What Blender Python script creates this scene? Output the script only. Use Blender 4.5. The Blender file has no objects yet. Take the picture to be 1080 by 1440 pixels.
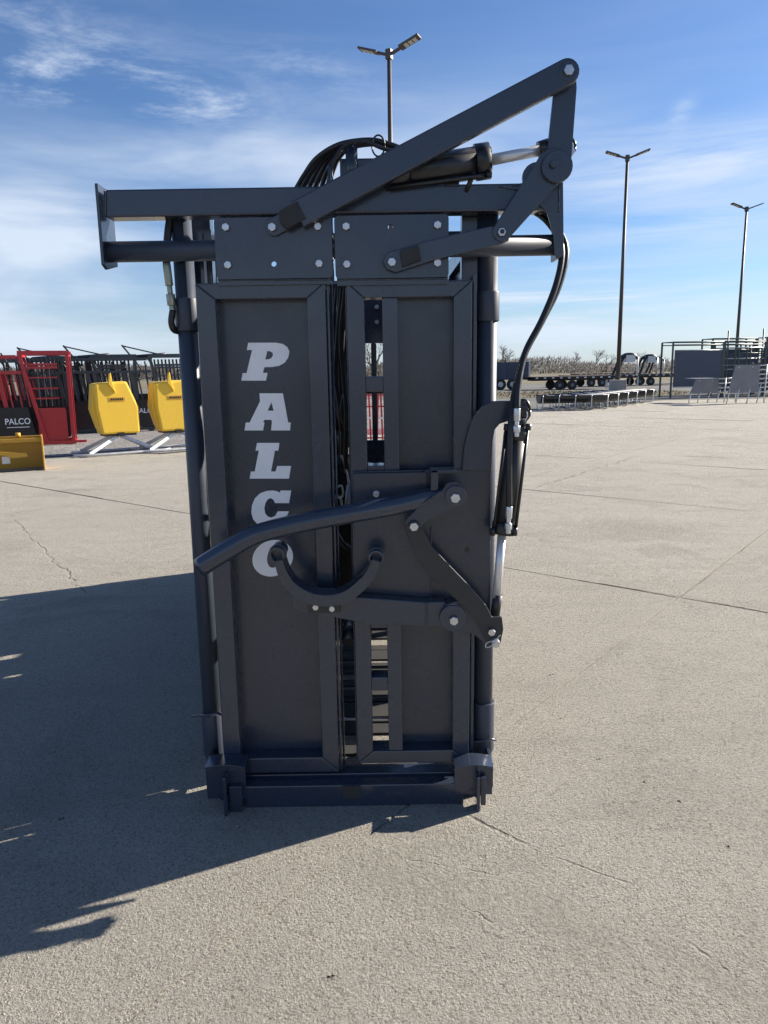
import bpy, bmesh, math, random
from mathutils import Vector, Matrix
R = math.radians
PI = math.pi
random.seed(7)
scene = bpy.context.scene
col = scene.collection

# ---------------------------------------------------------------- camera
F = 1040.0; CAMH = 1.55; PITCH = R(10.8); ROLL = R(0.9)
cd = bpy.data.cameras.new('camera'); cam = bpy.data.objects.new('camera', cd); col.objects.link(cam)
cd.sensor_fit = 'VERTICAL'; cd.sensor_height = 36; cd.lens = 36 * F / 1440.0
cd.clip_start = 0.05; cd.clip_end = 5000
fw = Vector((0, math.cos(PITCH), -math.sin(PITCH)))
r0 = Vector((1, 0, 0)); u0 = r0.cross(fw)
rt = r0 * math.cos(ROLL) - u0 * math.sin(ROLL); up = rt.cross(fw)
cam.matrix_world = Matrix(((rt.x, up.x, -fw.x, 0), (rt.y, up.y, -fw.y, 0), (rt.z, up.z, -fw.z, CAMH), (0, 0, 0, 1)))
scene.camera = cam
EYE = Vector((0, 0, CAMH))
def W(px, py, Y):
    d = fw + rt * ((px - 540) / F) - up * ((py - 720) / F)
    return EYE + d * (Y / d.y)
def X(px, py, Y): return W(px, py, Y).x
def Z(px, py, Y): return W(px, py, Y).z
def G(px, py):
    d = fw + rt * ((px - 540) / F) - up * ((py - 720) / F)
    return EYE + d * (-CAMH / d.z)

# ---------------------------------------------------------------- light
SUN_EL = R(25.5); SUN_AZ = R(65.2)          # azimuth from +Y towards +X
sd = Vector((math.sin(SUN_AZ) * math.cos(SUN_EL), math.cos(SUN_AZ) * math.cos(SUN_EL), math.sin(SUN_EL)))
ld = bpy.data.lights.new('sun', 'SUN'); ld.energy = 5.0; ld.angle = R(0.5); ld.color = (1.0, 0.915, 0.80)
sun = bpy.data.objects.new('sun', ld); col.objects.link(sun)
sun.rotation_euler = (-sd).to_track_quat('-Z', 'Y').to_euler()
world = bpy.data.worlds.new('World'); scene.world = world; world.use_nodes = True
# thin clouds: centre and half size as seen in the photograph, strength, texture, slope
CLOUDS = [(110, 118, 190, 26, 1.15, 0, -0.03), (250, 140, 90, 24, 0.6, 0, -0.1), (90, 45, 150, 32, 0.5, 0, -0.25), (40, 400, 230, 105, 1.0, 1, 0.0), (330, 222, 230, 50, 0.8, 1, 0.05),
          (150, 300, 220, 40, 0.45, 1, 0.0), (900, 418, 260, 30, 1.15, 2, -0.03), (980, 232, 200, 36, 0.75, 2, 0.02), (1010, 318, 150, 26, 0.5, 2, 0.0), (760, 445, 160, 40, 0.7, 2, 0.0),
          (958, 163, 14, 14, 0.7, 0, 0.4), (700, 200, 200, 60, 0.35, 1, 0.1), (430, 95, 130, 20, 0.35, 0, -0.2)]
def build_world():
    nt = world.node_tree; nt.nodes.clear(); N = nt.nodes.new; L = nt.links.new
    out = N('ShaderNodeOutputWorld'); bg = N('ShaderNodeBackground'); bg.inputs[1].default_value = 0.050
    sky = N('ShaderNodeTexSky'); sky.sky_type = 'NISHITA'; sky.sun_disc = False
    sky.sun_elevation = SUN_EL; sky.sun_rotation = SUN_AZ; sky.air_density = 1.0; sky.dust_density = 0.6; sky.ozone_density = 2.5
    tc = N('ShaderNodeTexCoord'); sep = N('ShaderNodeSeparateXYZ'); L(tc.outputs['Generated'], sep.inputs[0])
    def m(op, a, b=None, c=None, clamp=False):
        n = N('ShaderNodeMath'); n.operation = op; n.use_clamp = clamp
        for i, v in enumerate((a, b, c)):
            if v is None: continue
            if isinstance(v, (int, float)): n.inputs[i].default_value = v
            else: L(v, n.inputs[i])
        return n.outputs[0]
    def ramp(v, a, b, lo=0.0, hi=1.0, smooth=True):
        n = N('ShaderNodeMapRange'); n.interpolation_type = 'SMOOTHSTEP' if smooth else 'LINEAR'
        L(v, n.inputs[0]); n.inputs[1].default_value = a; n.inputs[2].default_value = b; n.inputs[3].default_value = lo; n.inputs[4].default_value = hi
        return n.outputs[0]
    z = sep.outputs[2]; den = m('ADD', m('MAXIMUM', z, 0.0), 0.09)
    cx = m('DIVIDE', sep.outputs[0], den); cy = m('DIVIDE', sep.outputs[1], den)
    comb = N('ShaderNodeCombineXYZ'); L(cx, comb.inputs[0]); L(cy, comb.inputs[1])
    def noise(scale, sx, sy, rot, off, detail=6, rough=0.55, dist=0.0):
        mp = N('ShaderNodeMapping'); L(comb.outputs[0], mp.inputs[0]); mp.inputs[1].default_value = (off, off * 0.7, 0.3 * off)
        mp.inputs[2].default_value = (0, 0, R(rot)); mp.inputs[3].default_value = (sx, sy, 1)
        n = N('ShaderNodeTexNoise'); L(mp.outputs[0], n.inputs['Vector']); n.inputs['Scale'].default_value = scale
        n.inputs['Detail'].default_value = detail; n.inputs['Roughness'].default_value = rough; n.inputs['Distortion'].default_value = dist
        return n.outputs['Fac']
    az = m('ARCTAN2', sep.outputs[0], sep.outputs[1]); el = m('ARCSINE', z)
    c3 = N('ShaderNodeCombineXYZ'); L(az, c3.inputs[0]); L(el, c3.inputs[1])
    def streak(scale, sx, sy, rot, off, detail, rough, dist):
        mp = N('ShaderNodeMapping'); L(c3.outputs[0], mp.inputs[0]); mp.inputs[1].default_value = (off, off * .3, off)
        mp.inputs[2].default_value = (0, 0, R(rot)); mp.inputs[3].default_value = (sx, sy, 1)
        n = N('ShaderNodeTexNoise'); L(mp.outputs[0], n.inputs['Vector']); n.inputs['Scale'].default_value = scale
        n.inputs['Detail'].default_value = detail; n.inputs['Roughness'].default_value = rough; n.inputs['Distortion'].default_value = dist
        return n.outputs['Fac']
    fib = ramp(streak(6, 0.9, 3.6, 14, 2.3, 10, 0.68, 0.25), 0.42, 0.76)
    sft = ramp(streak(3.2, 0.8, 3.2, -4, 5.1, 5, 0.52, 0.4), 0.25, 0.68)
    ban = ramp(streak(4.2, 0.55, 6.0, -5, 8.4, 7, 0.6, 0.5), 0.34, 0.72)
    fac = None
    for (px, py, wx, wy, k, tx, tilt) in CLOUDS:
        d = (W(px, py, 1.0) - EYE).normalized(); a_ = math.atan2(d.x, d.y); e_ = math.asin(d.z)
        u = m('SUBTRACT', az, a_); v = m('SUBTRACT', m('SUBTRACT', el, e_), m('MULTIPLY', u, tilt))
        u = m('DIVIDE', u, wx / 1040); v = m('DIVIDE', v, wy / 1040)
        g = m('EXPONENT', m('MULTIPLY', m('ADD', m('MULTIPLY', u, u), m('MULTIPLY', v, v)), -1.0))
        g = m('MULTIPLY', m('MULTIPLY', g, (fib, sft, ban)[tx]), k)
        fac = g if fac is None else m('ADD', fac, g)
    # the same thin cloud goes on round the rest of the sky
    away = ramp(m('ABSOLUTE', az), 0.65, 1.0)
    gen = m('MULTIPLY', m('MULTIPLY', sft, ramp(z, 0.0, 0.45, 0.6, 0.05)), away)
    veil = m('MULTIPLY', ban, ramp(z, 0.0, 0.35, 0.22, 0.05))
    haze = ramp(z, -0.02, 0.17, 0.38, 0.0)
    fac = m('MINIMUM', m('ADD', m('ADD', m('ADD', fac, gen), veil), haze), 0.88)
    mix = N('ShaderNodeMix'); mix.data_type = 'RGBA'; L(fac, mix.inputs[0])
    tint = N('ShaderNodeMix'); tint.data_type = 'RGBA'; tint.blend_type = 'MULTIPLY'; tint.inputs[0].default_value = 1
    L(sky.outputs[0], tint.inputs[6]); tint.inputs[7].default_value = (0.76, 0.97, 1.27, 1)
    L(tint.outputs[2], mix.inputs[6]); mix.inputs[7].default_value = (7.0, 7.9, 9.2, 1)
    L(mix.outputs[2], bg.inputs[0]); L(bg.outputs[0], out.inputs[0])
build_world()
scene.view_settings.view_transform = 'Standard'; scene.view_settings.look = 'None'
scene.view_settings.exposure = 1.14; scene.view_settings.gamma = 1.0; scene.view_settings.use_curve_mapping = False

# ---------------------------------------------------------------- materials
class NT:
    def __init__(s, name):
        s.mat = bpy.data.materials.new(name); s.mat.use_nodes = True
        s.t = s.mat.node_tree; s.b = s.t.nodes['Principled BSDF']
    def N(s, t): return s.t.nodes.new(t)
    def L(s, a, b): s.t.links.new(a, b)
    def pos(s):
        return s.N('ShaderNodeNewGeometry').outputs['Position']
    def obj(s):
        return s.N('ShaderNodeTexCoord').outputs['Object']
    def noise(s, vec, scale, detail=4, rough=0.55, dist=0, mp=None):
        if mp:
            m = s.N('ShaderNodeMapping'); s.L(vec, m.inputs[0]); m.inputs[3].default_value = mp; vec = m.outputs[0]
        n = s.N('ShaderNodeTexNoise'); s.L(vec, n.inputs['Vector']); n.inputs['Scale'].default_value = scale
        n.inputs['Detail'].default_value = detail; n.inputs['Roughness'].default_value = rough; n.inputs['Distortion'].default_value = dist
        return n.outputs['Fac']
    def vor(s, vec, scale, feature='F1', out='Distance', rnd=1.0):
        n = s.N('ShaderNodeTexVoronoi'); n.feature = feature; s.L(vec, n.inputs['Vector']); n.inputs['Scale'].default_value = scale
        n.inputs['Randomness'].default_value = rnd
        return n.outputs[out]
    def rng(s, v, a, b, lo=0.0, hi=1.0):
        n = s.N('ShaderNodeMapRange'); s.L(v, n.inputs[0])
        for i, q in enumerate((a, b, lo, hi)): n.inputs[i + 1].default_value = q
        return n.outputs[0]
    def mix(s, f, a, b, mode='MIX'):
        n = s.N('ShaderNodeMix'); n.data_type = 'RGBA'; n.blend_type = mode
        if isinstance(f, (int, float)): n.inputs[0].default_value = f
        else: s.L(f, n.inputs[0])
        for i, q in ((6, a), (7, b)):
            if isinstance(q, tuple): n.inputs[i].default_value = (*q, 1) if len(q) == 3 else q
            else: s.L(q, n.inputs[i])
        return n.outputs[2]
    def math(s, op, a, b=0.0):
        n = s.N('ShaderNodeMath'); n.operation = op
        for i, q in enumerate((a, b)):
            if isinstance(q, (int, float)): n.inputs[i].default_value = q
            else: s.L(q, n.inputs[i])
        return n.outputs[0]
    def bump(s, h, strength, dist, prev=None):
        n = s.N('ShaderNodeBump'); s.L(h, n.inputs['Height']); n.inputs['Strength'].default_value = strength
        n.inputs['Distance'].default_value = dist
        if prev: s.L(prev, n.inputs['Normal'])
        s.L(n.outputs[0], s.b.inputs['Normal']); return n.outputs[0]
    def set(s, color=None, rough=None, metal=None, coat=None):
        for k, v in (('Base Color', color), ('Roughness', rough), ('Metallic', metal), ('Coat Weight', coat)):
            if v is None: continue
            if isinstance(v, tuple): s.b.inputs[k].default_value = (*v, 1)
            elif isinstance(v, (int, float)): s.b.inputs[k].default_value = v
            else: s.L(v, s.b.inputs[k])
        return s

def paint(name, c, rough=0.32, coat=0.25, dust=0.12, dustc=(0.28, 0.25, 0.2), peel=0.03):
    n = NT(name); p = n.pos()
    big = n.rng(n.noise(p, 2.3, 4, 0.6), 0.35, 0.7)
    fine = n.rng(n.noise(p, 38, 5, 0.7), 0.45, 0.75)
    d = n.math('MULTIPLY', n.math('MULTIPLY', big, fine), dust)
    cc = n.mix(n.math('MULTIPLY', fine, 0.35), c, tuple(v * 0.8 for v in c))
    n.set(n.mix(d, cc, dustc), n.rng(n.noise(p, 9, 5, 0.6), 0.3, 0.7, rough - 0.05, rough + 0.1), 0.0, coat)
    n.b.inputs['Coat Roughness'].default_value = 0.12
    n.bump(n.noise(p, 90, 2, 0.5), peel * .5, 0.001, n.bump(n.noise(p, 3, 1, 0.5), 0.06, 0.006))
    return n.mat
def simple(name, c, rough=0.5, metal=0.0, var=0.15, scale=20, bump=0.1, bd=0.002):
    n = NT(name); p = n.pos()
    f = n.rng(n.noise(p, scale, 5, 0.6), 0.3, 0.7)
    n.set(n.mix(f, tuple(v * (1 - var) for v in c), tuple(min(1, v * (1 + var)) for v in c)), n.rng(n.noise(p, scale * 0.6, 4, 0.6), 0.3, 0.7, rough * 0.85, min(1, rough * 1.15)), metal)
    if bump: n.bump(n.noise(p, scale * 3, 3, 0.6), bump, bd)
    return n.mat
M = {}
M['grey_paint'] = paint('slate_grey_gloss_paint', (0.029, 0.040, 0.063), 0.24, 0.45, 0.03)
M['panel_paint'] = paint('slate_grey_sheet_paint', (0.029, 0.039, 0.060), 0.27, 0.35, 0.02)
M['pipe_paint'] = paint('slate_grey_pipe_paint', (0.040, 0.051, 0.074), 0.42, 0.0, 0.04)
M['satin_dark'] = paint('satin_dark_steel', (0.026, 0.027, 0.030), 0.45, 0.05, 0.2, (0.12, 0.1, 0.08))
M['brownish'] = simple('bare_brown_primer', (0.024, 0.022, 0.022), 0.6)
M['black_paint'] = paint('gloss_black_paint', (0.008, 0.009, 0.012), 0.33, 0.15, 0.04)
M['black_rubber'] = simple('black_hose_rubber', (0.016, 0.017, 0.019), 0.42, 0, 0.2, 60, 0.15)
M['zinc'] = simple('zinc_plated_steel', (0.62, 0.63, 0.65), 0.34, 0.85, 0.12, 70, 0.05)
M['brass'] = simple('dull_fitting_steel', (0.34, 0.34, 0.27), 0.4, 0.8, 0.15, 60, 0.05)
M['chrome'] = simple('chromed_rod', (0.72, 0.72, 0.73), 0.36, 0.5, 0.02, 40, 0.0)
M['white_decal'] = simple('white_vinyl_lettering', (0.88, 0.89, 0.91), 0.45, 0, 0.03, 30, 0.0)
M['red_paint'] = paint('red_gate_paint', (0.50, 0.022, 0.03), 0.35, 0.2, 0.15)
M['far_grey'] = paint('green_grey_chute_paint', (0.045, 0.06, 0.068), 0.4, 0.1, 0.2)
M['yellow'] = paint('yellow_plastic', (0.82, 0.52, 0.04), 0.5, 0.05, 0.15)
M['yellow_steel'] = paint('yellow_blade_paint', (0.62, 0.33, 0.03), 0.45, 0.1, 0.3, (0.22, 0.1, 0.03))
M['galv'] = simple('galvanised_steel', (0.55, 0.56, 0.57), 0.45, 0.5, 0.12, 12, 0.05)
M['white_steel'] = simple('white_painted_steel', (0.72, 0.72, 0.70), 0.5, 0, 0.08, 12, 0.05)
M['pole'] = simple('bronze_pole_paint', (0.085, 0.07, 0.065), 0.5, 0.2)
M['led'] = simple('lamp_diffuser', (0.5, 0.5, 0.46), 0.3, 0, 0.05)
M['tyre'] = simple('tyre_rubber', (0.035, 0.034, 0.033), 0.8)
M['grey_sheet'] = simple('grey_feeder_sheet', (0.19, 0.20, 0.225), 0.5, 0.1, 0.1, 3)
M['blue_sheet'] = simple('slate_blue_sheet', (0.045, 0.06, 0.10), 0.45, 0.0, 0.1, 3)
M['green_pipe'] = simple('dark_green_pipe', (0.05, 0.075, 0.07), 0.5, 0.0, 0.1, 5)
M['bark'] = simple('grey_bark', (0.13, 0.115, 0.10), 0.9, 0, 0.2, 3, 0.0)
M['twig'] = simple('grey_twigs', (0.15, 0.125, 0.11), 0.9, 0, 0.2, 3, 0.0)
M['brush'] = simple('far_brush', (0.085, 0.08, 0.078), 0.95, 0, 0.25, 0.4, 0.0)
M['wood'] = simple('weathered_deck_wood', (0.20, 0.15, 0.11), 0.8, 0, 0.2, 6)
M['block'] = simple('pale_cast_concrete', (0.42, 0.39, 0.35), 0.9, 0, 0.1, 8)

def concrete():
    n = NT('exposed_aggregate_concrete'); p = n.pos()
    sxyz = n.N('ShaderNodeSeparateXYZ'); n.L(p, sxyz.inputs[0]); X_, Y_ = sxyz.outputs[0], sxyz.outputs[1]
    wob = n.math('SUBTRACT', n.noise(p, 3.0, 6, 0.7), 0.5); wob2 = n.math('SUBTRACT', n.noise(p, 2.3, 5, 0.7, 0, (1.3, .8, 1)), 0.5)
    fine = n.noise(p, 26, 5, 0.75)
    brk = n.rng(n.noise(p, 7.0, 5, 0.75), 0.42, 0.60)
    def seg(a_, b_, w0, amp, fade=0.10):          # crumbly line between two ground points
        a_ = G(*a_); b_ = G(*b_); d = (b_ - a_).normalized(); ln = (b_ - a_).length
        rx = n.math('SUBTRACT', X_, a_.x); ry = n.math('SUBTRACT', Y_, a_.y)
        al = n.math('ADD', n.math('MULTIPLY', rx, d.x), n.math('MULTIPLY', ry, d.y))
        ac = n.math('ADD', n.math('ADD', n.math('MULTIPLY', rx, -d.y), n.math('MULTIPLY', ry, d.x)), n.math('MULTIPLY', wob, amp))
        ac = n.math('ADD', n.math('ABSOLUTE', ac), n.math('MULTIPLY', n.math('SUBTRACT', fine, 0.5), w0 * 2.2))
        m_ = n.math('MULTIPLY', n.rng(ac, w0 * .4, w0 * 1.2, 1, 0), brk)
        return n.math('MULTIPLY', n.math('MULTIPLY', m_, n.rng(al, 0, fade, 0, 1)), n.rng(al, ln - fade, ln, 1, 0))
    def blob(c_, ang, rx_, ry_):
        c_ = G(*c_); ca, sa = math.cos(R(ang)), math.sin(R(ang))
        ax = n.math('SUBTRACT', X_, c_.x); ay = n.math('SUBTRACT', Y_, c_.y)
        u = n.math('ADD', n.math('DIVIDE', n.math('ADD', n.math('MULTIPLY', ax, ca), n.math('MULTIPLY', ay, sa)), rx_), n.math('MULTIPLY', wob, 1.3))
        v = n.math('ADD', n.math('DIVIDE', n.math('ADD', n.math('MULTIPLY', ax, -sa), n.math('MULTIPLY', ay, ca)), ry_), n.math('MULTIPLY', wob2, 1.6))
        q = n.math('SQRT', n.math('ADD', n.math('MULTIPLY', u, u), n.math('MULTIPLY', v, v)))
        return n.rng(q, 0.25, 1.35, 1, 0)
    def mx(*l):
        o = l[0]
        for q in l[1:]: o = n.math('MAXIMUM', o, q)
        return o
    big = n.rng(n.noise(p, 0.55, 5, 0.6), 0.3, 0.7)
    mid = n.rng(n.noise(p, 4.5, 6, 0.7, 0.4), 0.32, 0.70)
    tile = n.N('ShaderNodeObjectInfo').outputs['Random']
    c = n.mix(big, (0.455, 0.425, 0.365), (0.575, 0.54, 0.465))
    c = n.mix(n.math('MULTIPLY', mid, 0.5), c, (0.40, 0.375, 0.325))
    c = n.mix(n.rng(tile, 0, 1, 0.0, 0.2), c, (0.37, 0.345, 0.30))
    sep = n.N('ShaderNodeSeparateColor'); n.L(n.vor(p, 150, 'F1', 'Color'), sep.inputs[0])
    sep2 = n.N('ShaderNodeSeparateColor'); n.L(n.vor(p, 330, 'F1', 'Color'), sep2.inputs[0])
    c = n.mix(n.rng(sep.outputs[0], 0.70, 0.95, 0, 0.6), c, (0.22, 0.175, 0.13))
    c = n.mix(n.rng(sep.outputs[1], 0.75, 1.0, 0, 0.6), c, (0.66, 0.61, 0.50))
    c = n.mix(n.rng(sep2.outputs[0], 0.72, 0.95, 0, 0.6), c, (0.20, 0.17, 0.135))
    c = n.mix(n.rng(sep2.outputs[1], 0.7, 1.0, 0, 0.45), c, (0.68, 0.63, 0.53))
    pits = n.rng(n.noise(p, 60, 4, 0.65), 0.60, 0.70)
    c = n.mix(n.math('MULTIPLY', pits, 0.55), c, (0.13, 0.11, 0.085))
    wear = n.rng(n.noise(p, 1.3, 5, 0.65, 0.6), 0.50, 0.64)
    spall = mx(blob((865, 915), 48, .25, .06), blob((600, 1250), -28, .30, .12), blob((800, 1300), -50, .22, .09), blob((900, 745), -10, .75, .55), blob((600, 1195), 10, .2, .05), blob((1010, 1380), -45, .2, .05))
    crack = mx(seg((640, 1138), (785, 1215), .009, .06), seg((775, 1205), (900, 1248), .005, .10), seg((640, 1262), (745, 1320), .004, .16), seg((960, 1320), (1100, 1420), .006, .08), seg((20, 730), (122, 838), .008, .2),
               seg((740, 690), (900, 640), .012, .4, .6), seg((935, 640), (1040, 645), .05, .2, .3), seg((700, 798), (965, 841), .012, .02, .3), seg((965, 841), (1100, 866), .014, .02, .3), seg((560, 1205), (700, 1232), .004, .09))
    deep = n.math('MULTIPLY', n.rng(n.noise(p, 24, 6, 0.75), 0.56, 0.66), n.math('MAXIMUM', spall, n.math('MULTIPLY', wear, 0.35)))
    c = n.mix(n.math('MULTIPLY', crack, 0.5), c, (0.085, 0.07, 0.055))
    c = n.mix(n.math('MULTIPLY', deep, 0.30), c, (0.24, 0.215, 0.18))
    stain = n.math('MULTIPLY', n.rng(n.noise(p, 1.8, 4, 0.6), 0.66, 0.76), 0.25)
    c = n.mix(stain, c, (0.17, 0.15, 0.12))
    track = n.math('MULTIPLY', n.rng(n.noise(p, 0.9, 5, 0.65, 0, (0.35, 3.0, 1)), 0.52, 0.68), 0.18)
    c = n.mix(track, c, (0.22, 0.195, 0.16))
    c = n.mix(n.math('MULTIPLY', spall, 0.25), c, (0.62, 0.585, 0.50))
    n.set(c, 0.93)
    h = n.math('ADD', n.math('MULTIPLY', n.vor(p, 120, 'F1'), -0.7), n.math('MULTIPLY', n.vor(p, 260, 'F1'), -0.5))
    h = n.math('ADD', h, n.math('MULTIPLY', n.noise(p, 62, 6, 0.85), 2.1))
    h = n.math('ADD', h, n.math('MULTIPLY', n.math('MULTIPLY', n.math('SUBTRACT', n.noise(p, 22, 7, 0.8), 0.5), 11.0), n.math('MAXIMUM', spall, n.math('MULTIPLY', wear, 0.5))))
    h = n.math('SUBTRACT', h, n.math('ADD', n.math('MULTIPLY', crack, 3.5), n.math('ADD', n.math('MULTIPLY', pits, 0.8), n.math('MULTIPLY', deep, 1.6))))
    b1 = n.bump(n.noise(p, 3.2, 5, 0.6), 0.5, 0.03)
    n.bump(h, 1.0, 0.0125, b1)
    return n.mat
M['concrete'] = concrete()
def gravel():
    n = NT('crushed_gravel'); p = n.pos()
    vc = n.vor(p, 24, 'F1', 'Color'); sep = n.N('ShaderNodeSeparateColor'); n.L(vc, sep.inputs[0])
    c = n.mix(sep.outputs[0], (0.13, 0.125, 0.12), (0.40, 0.38, 0.35))
    c = n.mix(n.rng(n.noise(p, 0.6, 5), 0.4, 0.65, 0, 0.5), c, (0.15, 0.14, 0.125))
    n.set(c, 0.95); n.bump(n.math('SUBTRACT', 1.0, n.vor(p, 24, 'F1')), 0.9, 0.03)
    return n.mat
M['gravel'] = gravel()
def asphalt():
    n = NT('grey_asphalt_and_grit'); p = n.pos()
    c = n.mix(n.rng(n.noise(p, 0.35, 6, 0.6), 0.35, 0.65), (0.085, 0.085, 0.08), (0.15, 0.145, 0.13))
    c = n.mix(n.rng(n.noise(p, 12, 4, 0.7), 0.55, 0.8, 0, 0.5), c, (0.3, 0.28, 0.25))
    n.set(c, 0.95); n.bump(n.noise(p, 30, 4, 0.7), 0.5, 0.02)
    return n.mat
M['asphalt'] = asphalt()
def field():
    n = NT('dry_winter_grass_field'); p = n.pos()
    c = n.mix(n.rng(n.noise(p, 0.08, 6, 0.6, 0, (0.4, 1, 1)), 0.38, 0.62), (0.12, 0.105, 0.06), (0.20, 0.165, 0.105))
    c = n.mix(n.rng(n.noise(p, 0.9, 6, 0.7), 0.5, 0.7, 0, 0.7), c, (0.075, 0.08, 0.04))
    n.set(c, 1.0); n.bump(n.noise(p, 4, 6, 0.7), 0.8, 0.1)
    return n.mat
M['field'] = field()
M['filler'] = simple('joint_dirt', (0.10, 0.085, 0.07), 0.95, 0, 0.3, 30, 0.3)
def grit():
    n = NT('sand_and_grit'); p = n.pos(); sep = n.N('ShaderNodeSeparateColor'); n.L(n.vor(p, 180, 'F1', 'Color'), sep.inputs[0])
    c = n.mix(sep.outputs[0], (0.36, 0.33, 0.28), (0.60, 0.565, 0.49))
    n.set(n.mix(n.rng(sep.outputs[1], .82, .9), c, (0.15, 0.12, 0.095)), 0.95); return n.mat
M['grit'] = grit()
M['debris'] = simple('dark_debris', (0.05, 0.038, 0.028), 0.9)
M['stone'] = simple('loose_stone', (0.34, 0.31, 0.27), 0.9, 0, 0.3, 9)

# ---------------------------------------------------------------- geometry builder
class B:
    def __init__(s): s.bm = bmesh.new()
    def box(s, a, b, rot=None):
        x0, y0, z0 = a; x1, y1, z1 = b
        if x0 > x1: x0, x1 = x1, x0
        if y0 > y1: y0, y1 = y1, y0
        if z0 > z1: z0, z1 = z1, z0
        v = [s.bm.verts.new(q) for q in ((x0, y0, z0), (x1, y0, z0), (x1, y1, z0), (x0, y1, z0), (x0, y0, z1), (x1, y0, z1), (x1, y1, z1), (x0, y1, z1))]
        for f in ((0, 3, 2, 1), (4, 5, 6, 7), (0, 1, 5, 4), (1, 2, 6, 5), (2, 3, 7, 6), (3, 0, 4, 7)): s.bm.faces.new([v[i] for i in f])
        return s
    def bar(s, p0, p1, w, h=None, upv=(0, 0, 1)):      # square bar between two points
        p0 = Vector(p0); p1 = Vector(p1); h = h or w
        d = (p1 - p0).normalized(); u = Vector(upv)
        if abs(d.dot(u)) > 0.98: u = Vector((0, 1, 0))
        a = d.cross(u).normalized() * w / 2; c = a.cross(d).normalized() * h / 2
        v = [s.bm.verts.new(p + q) for p in (p0, p1) for q in (-a - c, a - c, a + c, -a + c)]
        for f in ((3, 2, 1, 0), (4, 5, 6, 7), (0, 1, 5, 4), (1, 2, 6, 5), (2, 3, 7, 6), (3, 0, 4, 7)): s.bm.faces.new([v[i] for i in f])
        return s
    def tube(s, pts, r, n=10, cap=True):
        pts = [Vector(p) for p in pts]; rings = []; prev = None
        for i, p in enumerate(pts):
            t = (pts[min(i + 1, len(pts) - 1)] - pts[max(i - 1, 0)]).normalized()
            if prev is None:
                ref = Vector((0, 0, 1)) if abs(t.z) < 0.9 else Vector((1, 0, 0))
                a = t.cross(ref).normalized()
            else: a = (prev - t * prev.dot(t)).normalized()
            prev = a; b = t.cross(a)
            rr = r[i] if isinstance(r, (list, tuple)) else r
            rings.append([s.bm.verts.new(p + a * math.cos(2 * PI * k / n) * rr + b * math.sin(2 * PI * k / n) * rr) for k in range(n)])
        for i in range(len(rings) - 1):
            for k in range(n):
                f = s.bm.faces.new((rings[i][k], rings[i][(k + 1) % n], rings[i + 1][(k + 1) % n], rings[i + 1][k])); f.smooth = True
        if cap: s.bm.faces.new(rings[0][::-1]); s.bm.faces.new(rings[-1])
        return s
    def prism(s, poly, y0, y1):                        # poly: (x, z) pairs, extruded along Y
        a = [s.bm.verts.new((p[0], y0, p[1])) for p in poly]; b = [s.bm.verts.new((p[0], y1, p[1])) for p in poly]
        n = len(poly)
        s.bm.faces.new(a); s.bm.faces.new(b[::-1])
        for i in range(n): s.bm.faces.new((a[i], b[i], b[(i + 1) % n], a[(i + 1) % n]))
        return s
    def face(s, pts):
        s.bm.faces.new([s.bm.verts.new(p) for p in pts]); return s
    def build(s, name, mat, parent=None, org=None, bev=0.0, smooth=False, seg=2):
        bmesh.ops.recalc_face_normals(s.bm, faces=s.bm.faces)
        if org: bmesh.ops.translate(s.bm, verts=s.bm.verts, vec=-Vector(org))
        if bev: 
            es = [e for e in s.bm.edges if len(e.link_faces) == 2 and not all(f.smooth for f in e.link_faces) and e.calc_face_angle(0) > 0.6]
            if es: bmesh.ops.bevel(s.bm, geom=es, offset=bev, segments=seg, profile=0.6, affect='EDGES', clamp_overlap=True)
        if smooth:
            for f in s.bm.faces: f.smooth = True
        me = bpy.data.meshes.new(name); s.bm.to_mesh(me); s.bm.free()
        me.materials.append(M[mat] if isinstance(mat, str) else mat)
        o = bpy.data.objects.new(name, me); col.objects.link(o)
        if parent: o.parent = parent
        return o
def arc(c, r, a0, a1, n=8, ry=None):
    return [(c[0] + r * math.cos(R(a0 + (a1 - a0) * i / n)), c[1] + (ry or r) * math.sin(R(a0 + (a1 - a0) * i / n))) for i in range(n + 1)]
def spline(pts, n=8):
    P = [Vector(p) for p in pts]; P = [P[0] * 2 - P[1]] + P + [P[-1] * 2 - P[-2]]; out = []
    for i in range(1, len(P) - 2):
        for k in range(n):
            t = k / n; a, b, c, d = P[i - 1], P[i], P[i + 1], P[i + 2]
            out.append(0.5 * ((2 * b) + (c - a) * t + (2 * a - 5 * b + 4 * c - d) * t * t + (3 * b - a - 3 * c + d) * t ** 3))
    out.append(P[-2]); return out
def tag(o, label=None, cat=None, group=None, kind=None):
    if label: o['label'] = label
    if cat: o['category'] = cat
    if group: o['group'] = group
    if kind: o['kind'] = kind
    return o
def thing(name, label, cat, loc=(0, 0, 0), rz=0, group=None):
    o = bpy.data.objects.new(name, None); col.objects.link(o); o.location = loc; o.rotation_euler = (0, 0, rz)
    o.empty_display_size = 0.2
    return tag(o, label, cat, group)
def kids(o): return [c for c in bpy.data.objects if c.parent == o]
def dup(root, loc, rz=None, label=None, par=None):
    r = root.copy(); col.objects.link(r)
    if par is None: r.location = loc
    if rz is not None: r.rotation_euler = (0, 0, rz)
    if label: r['label'] = label
    r.parent = par
    for c in kids(root): dup(c, None, None, None, r)
    return r
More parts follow.
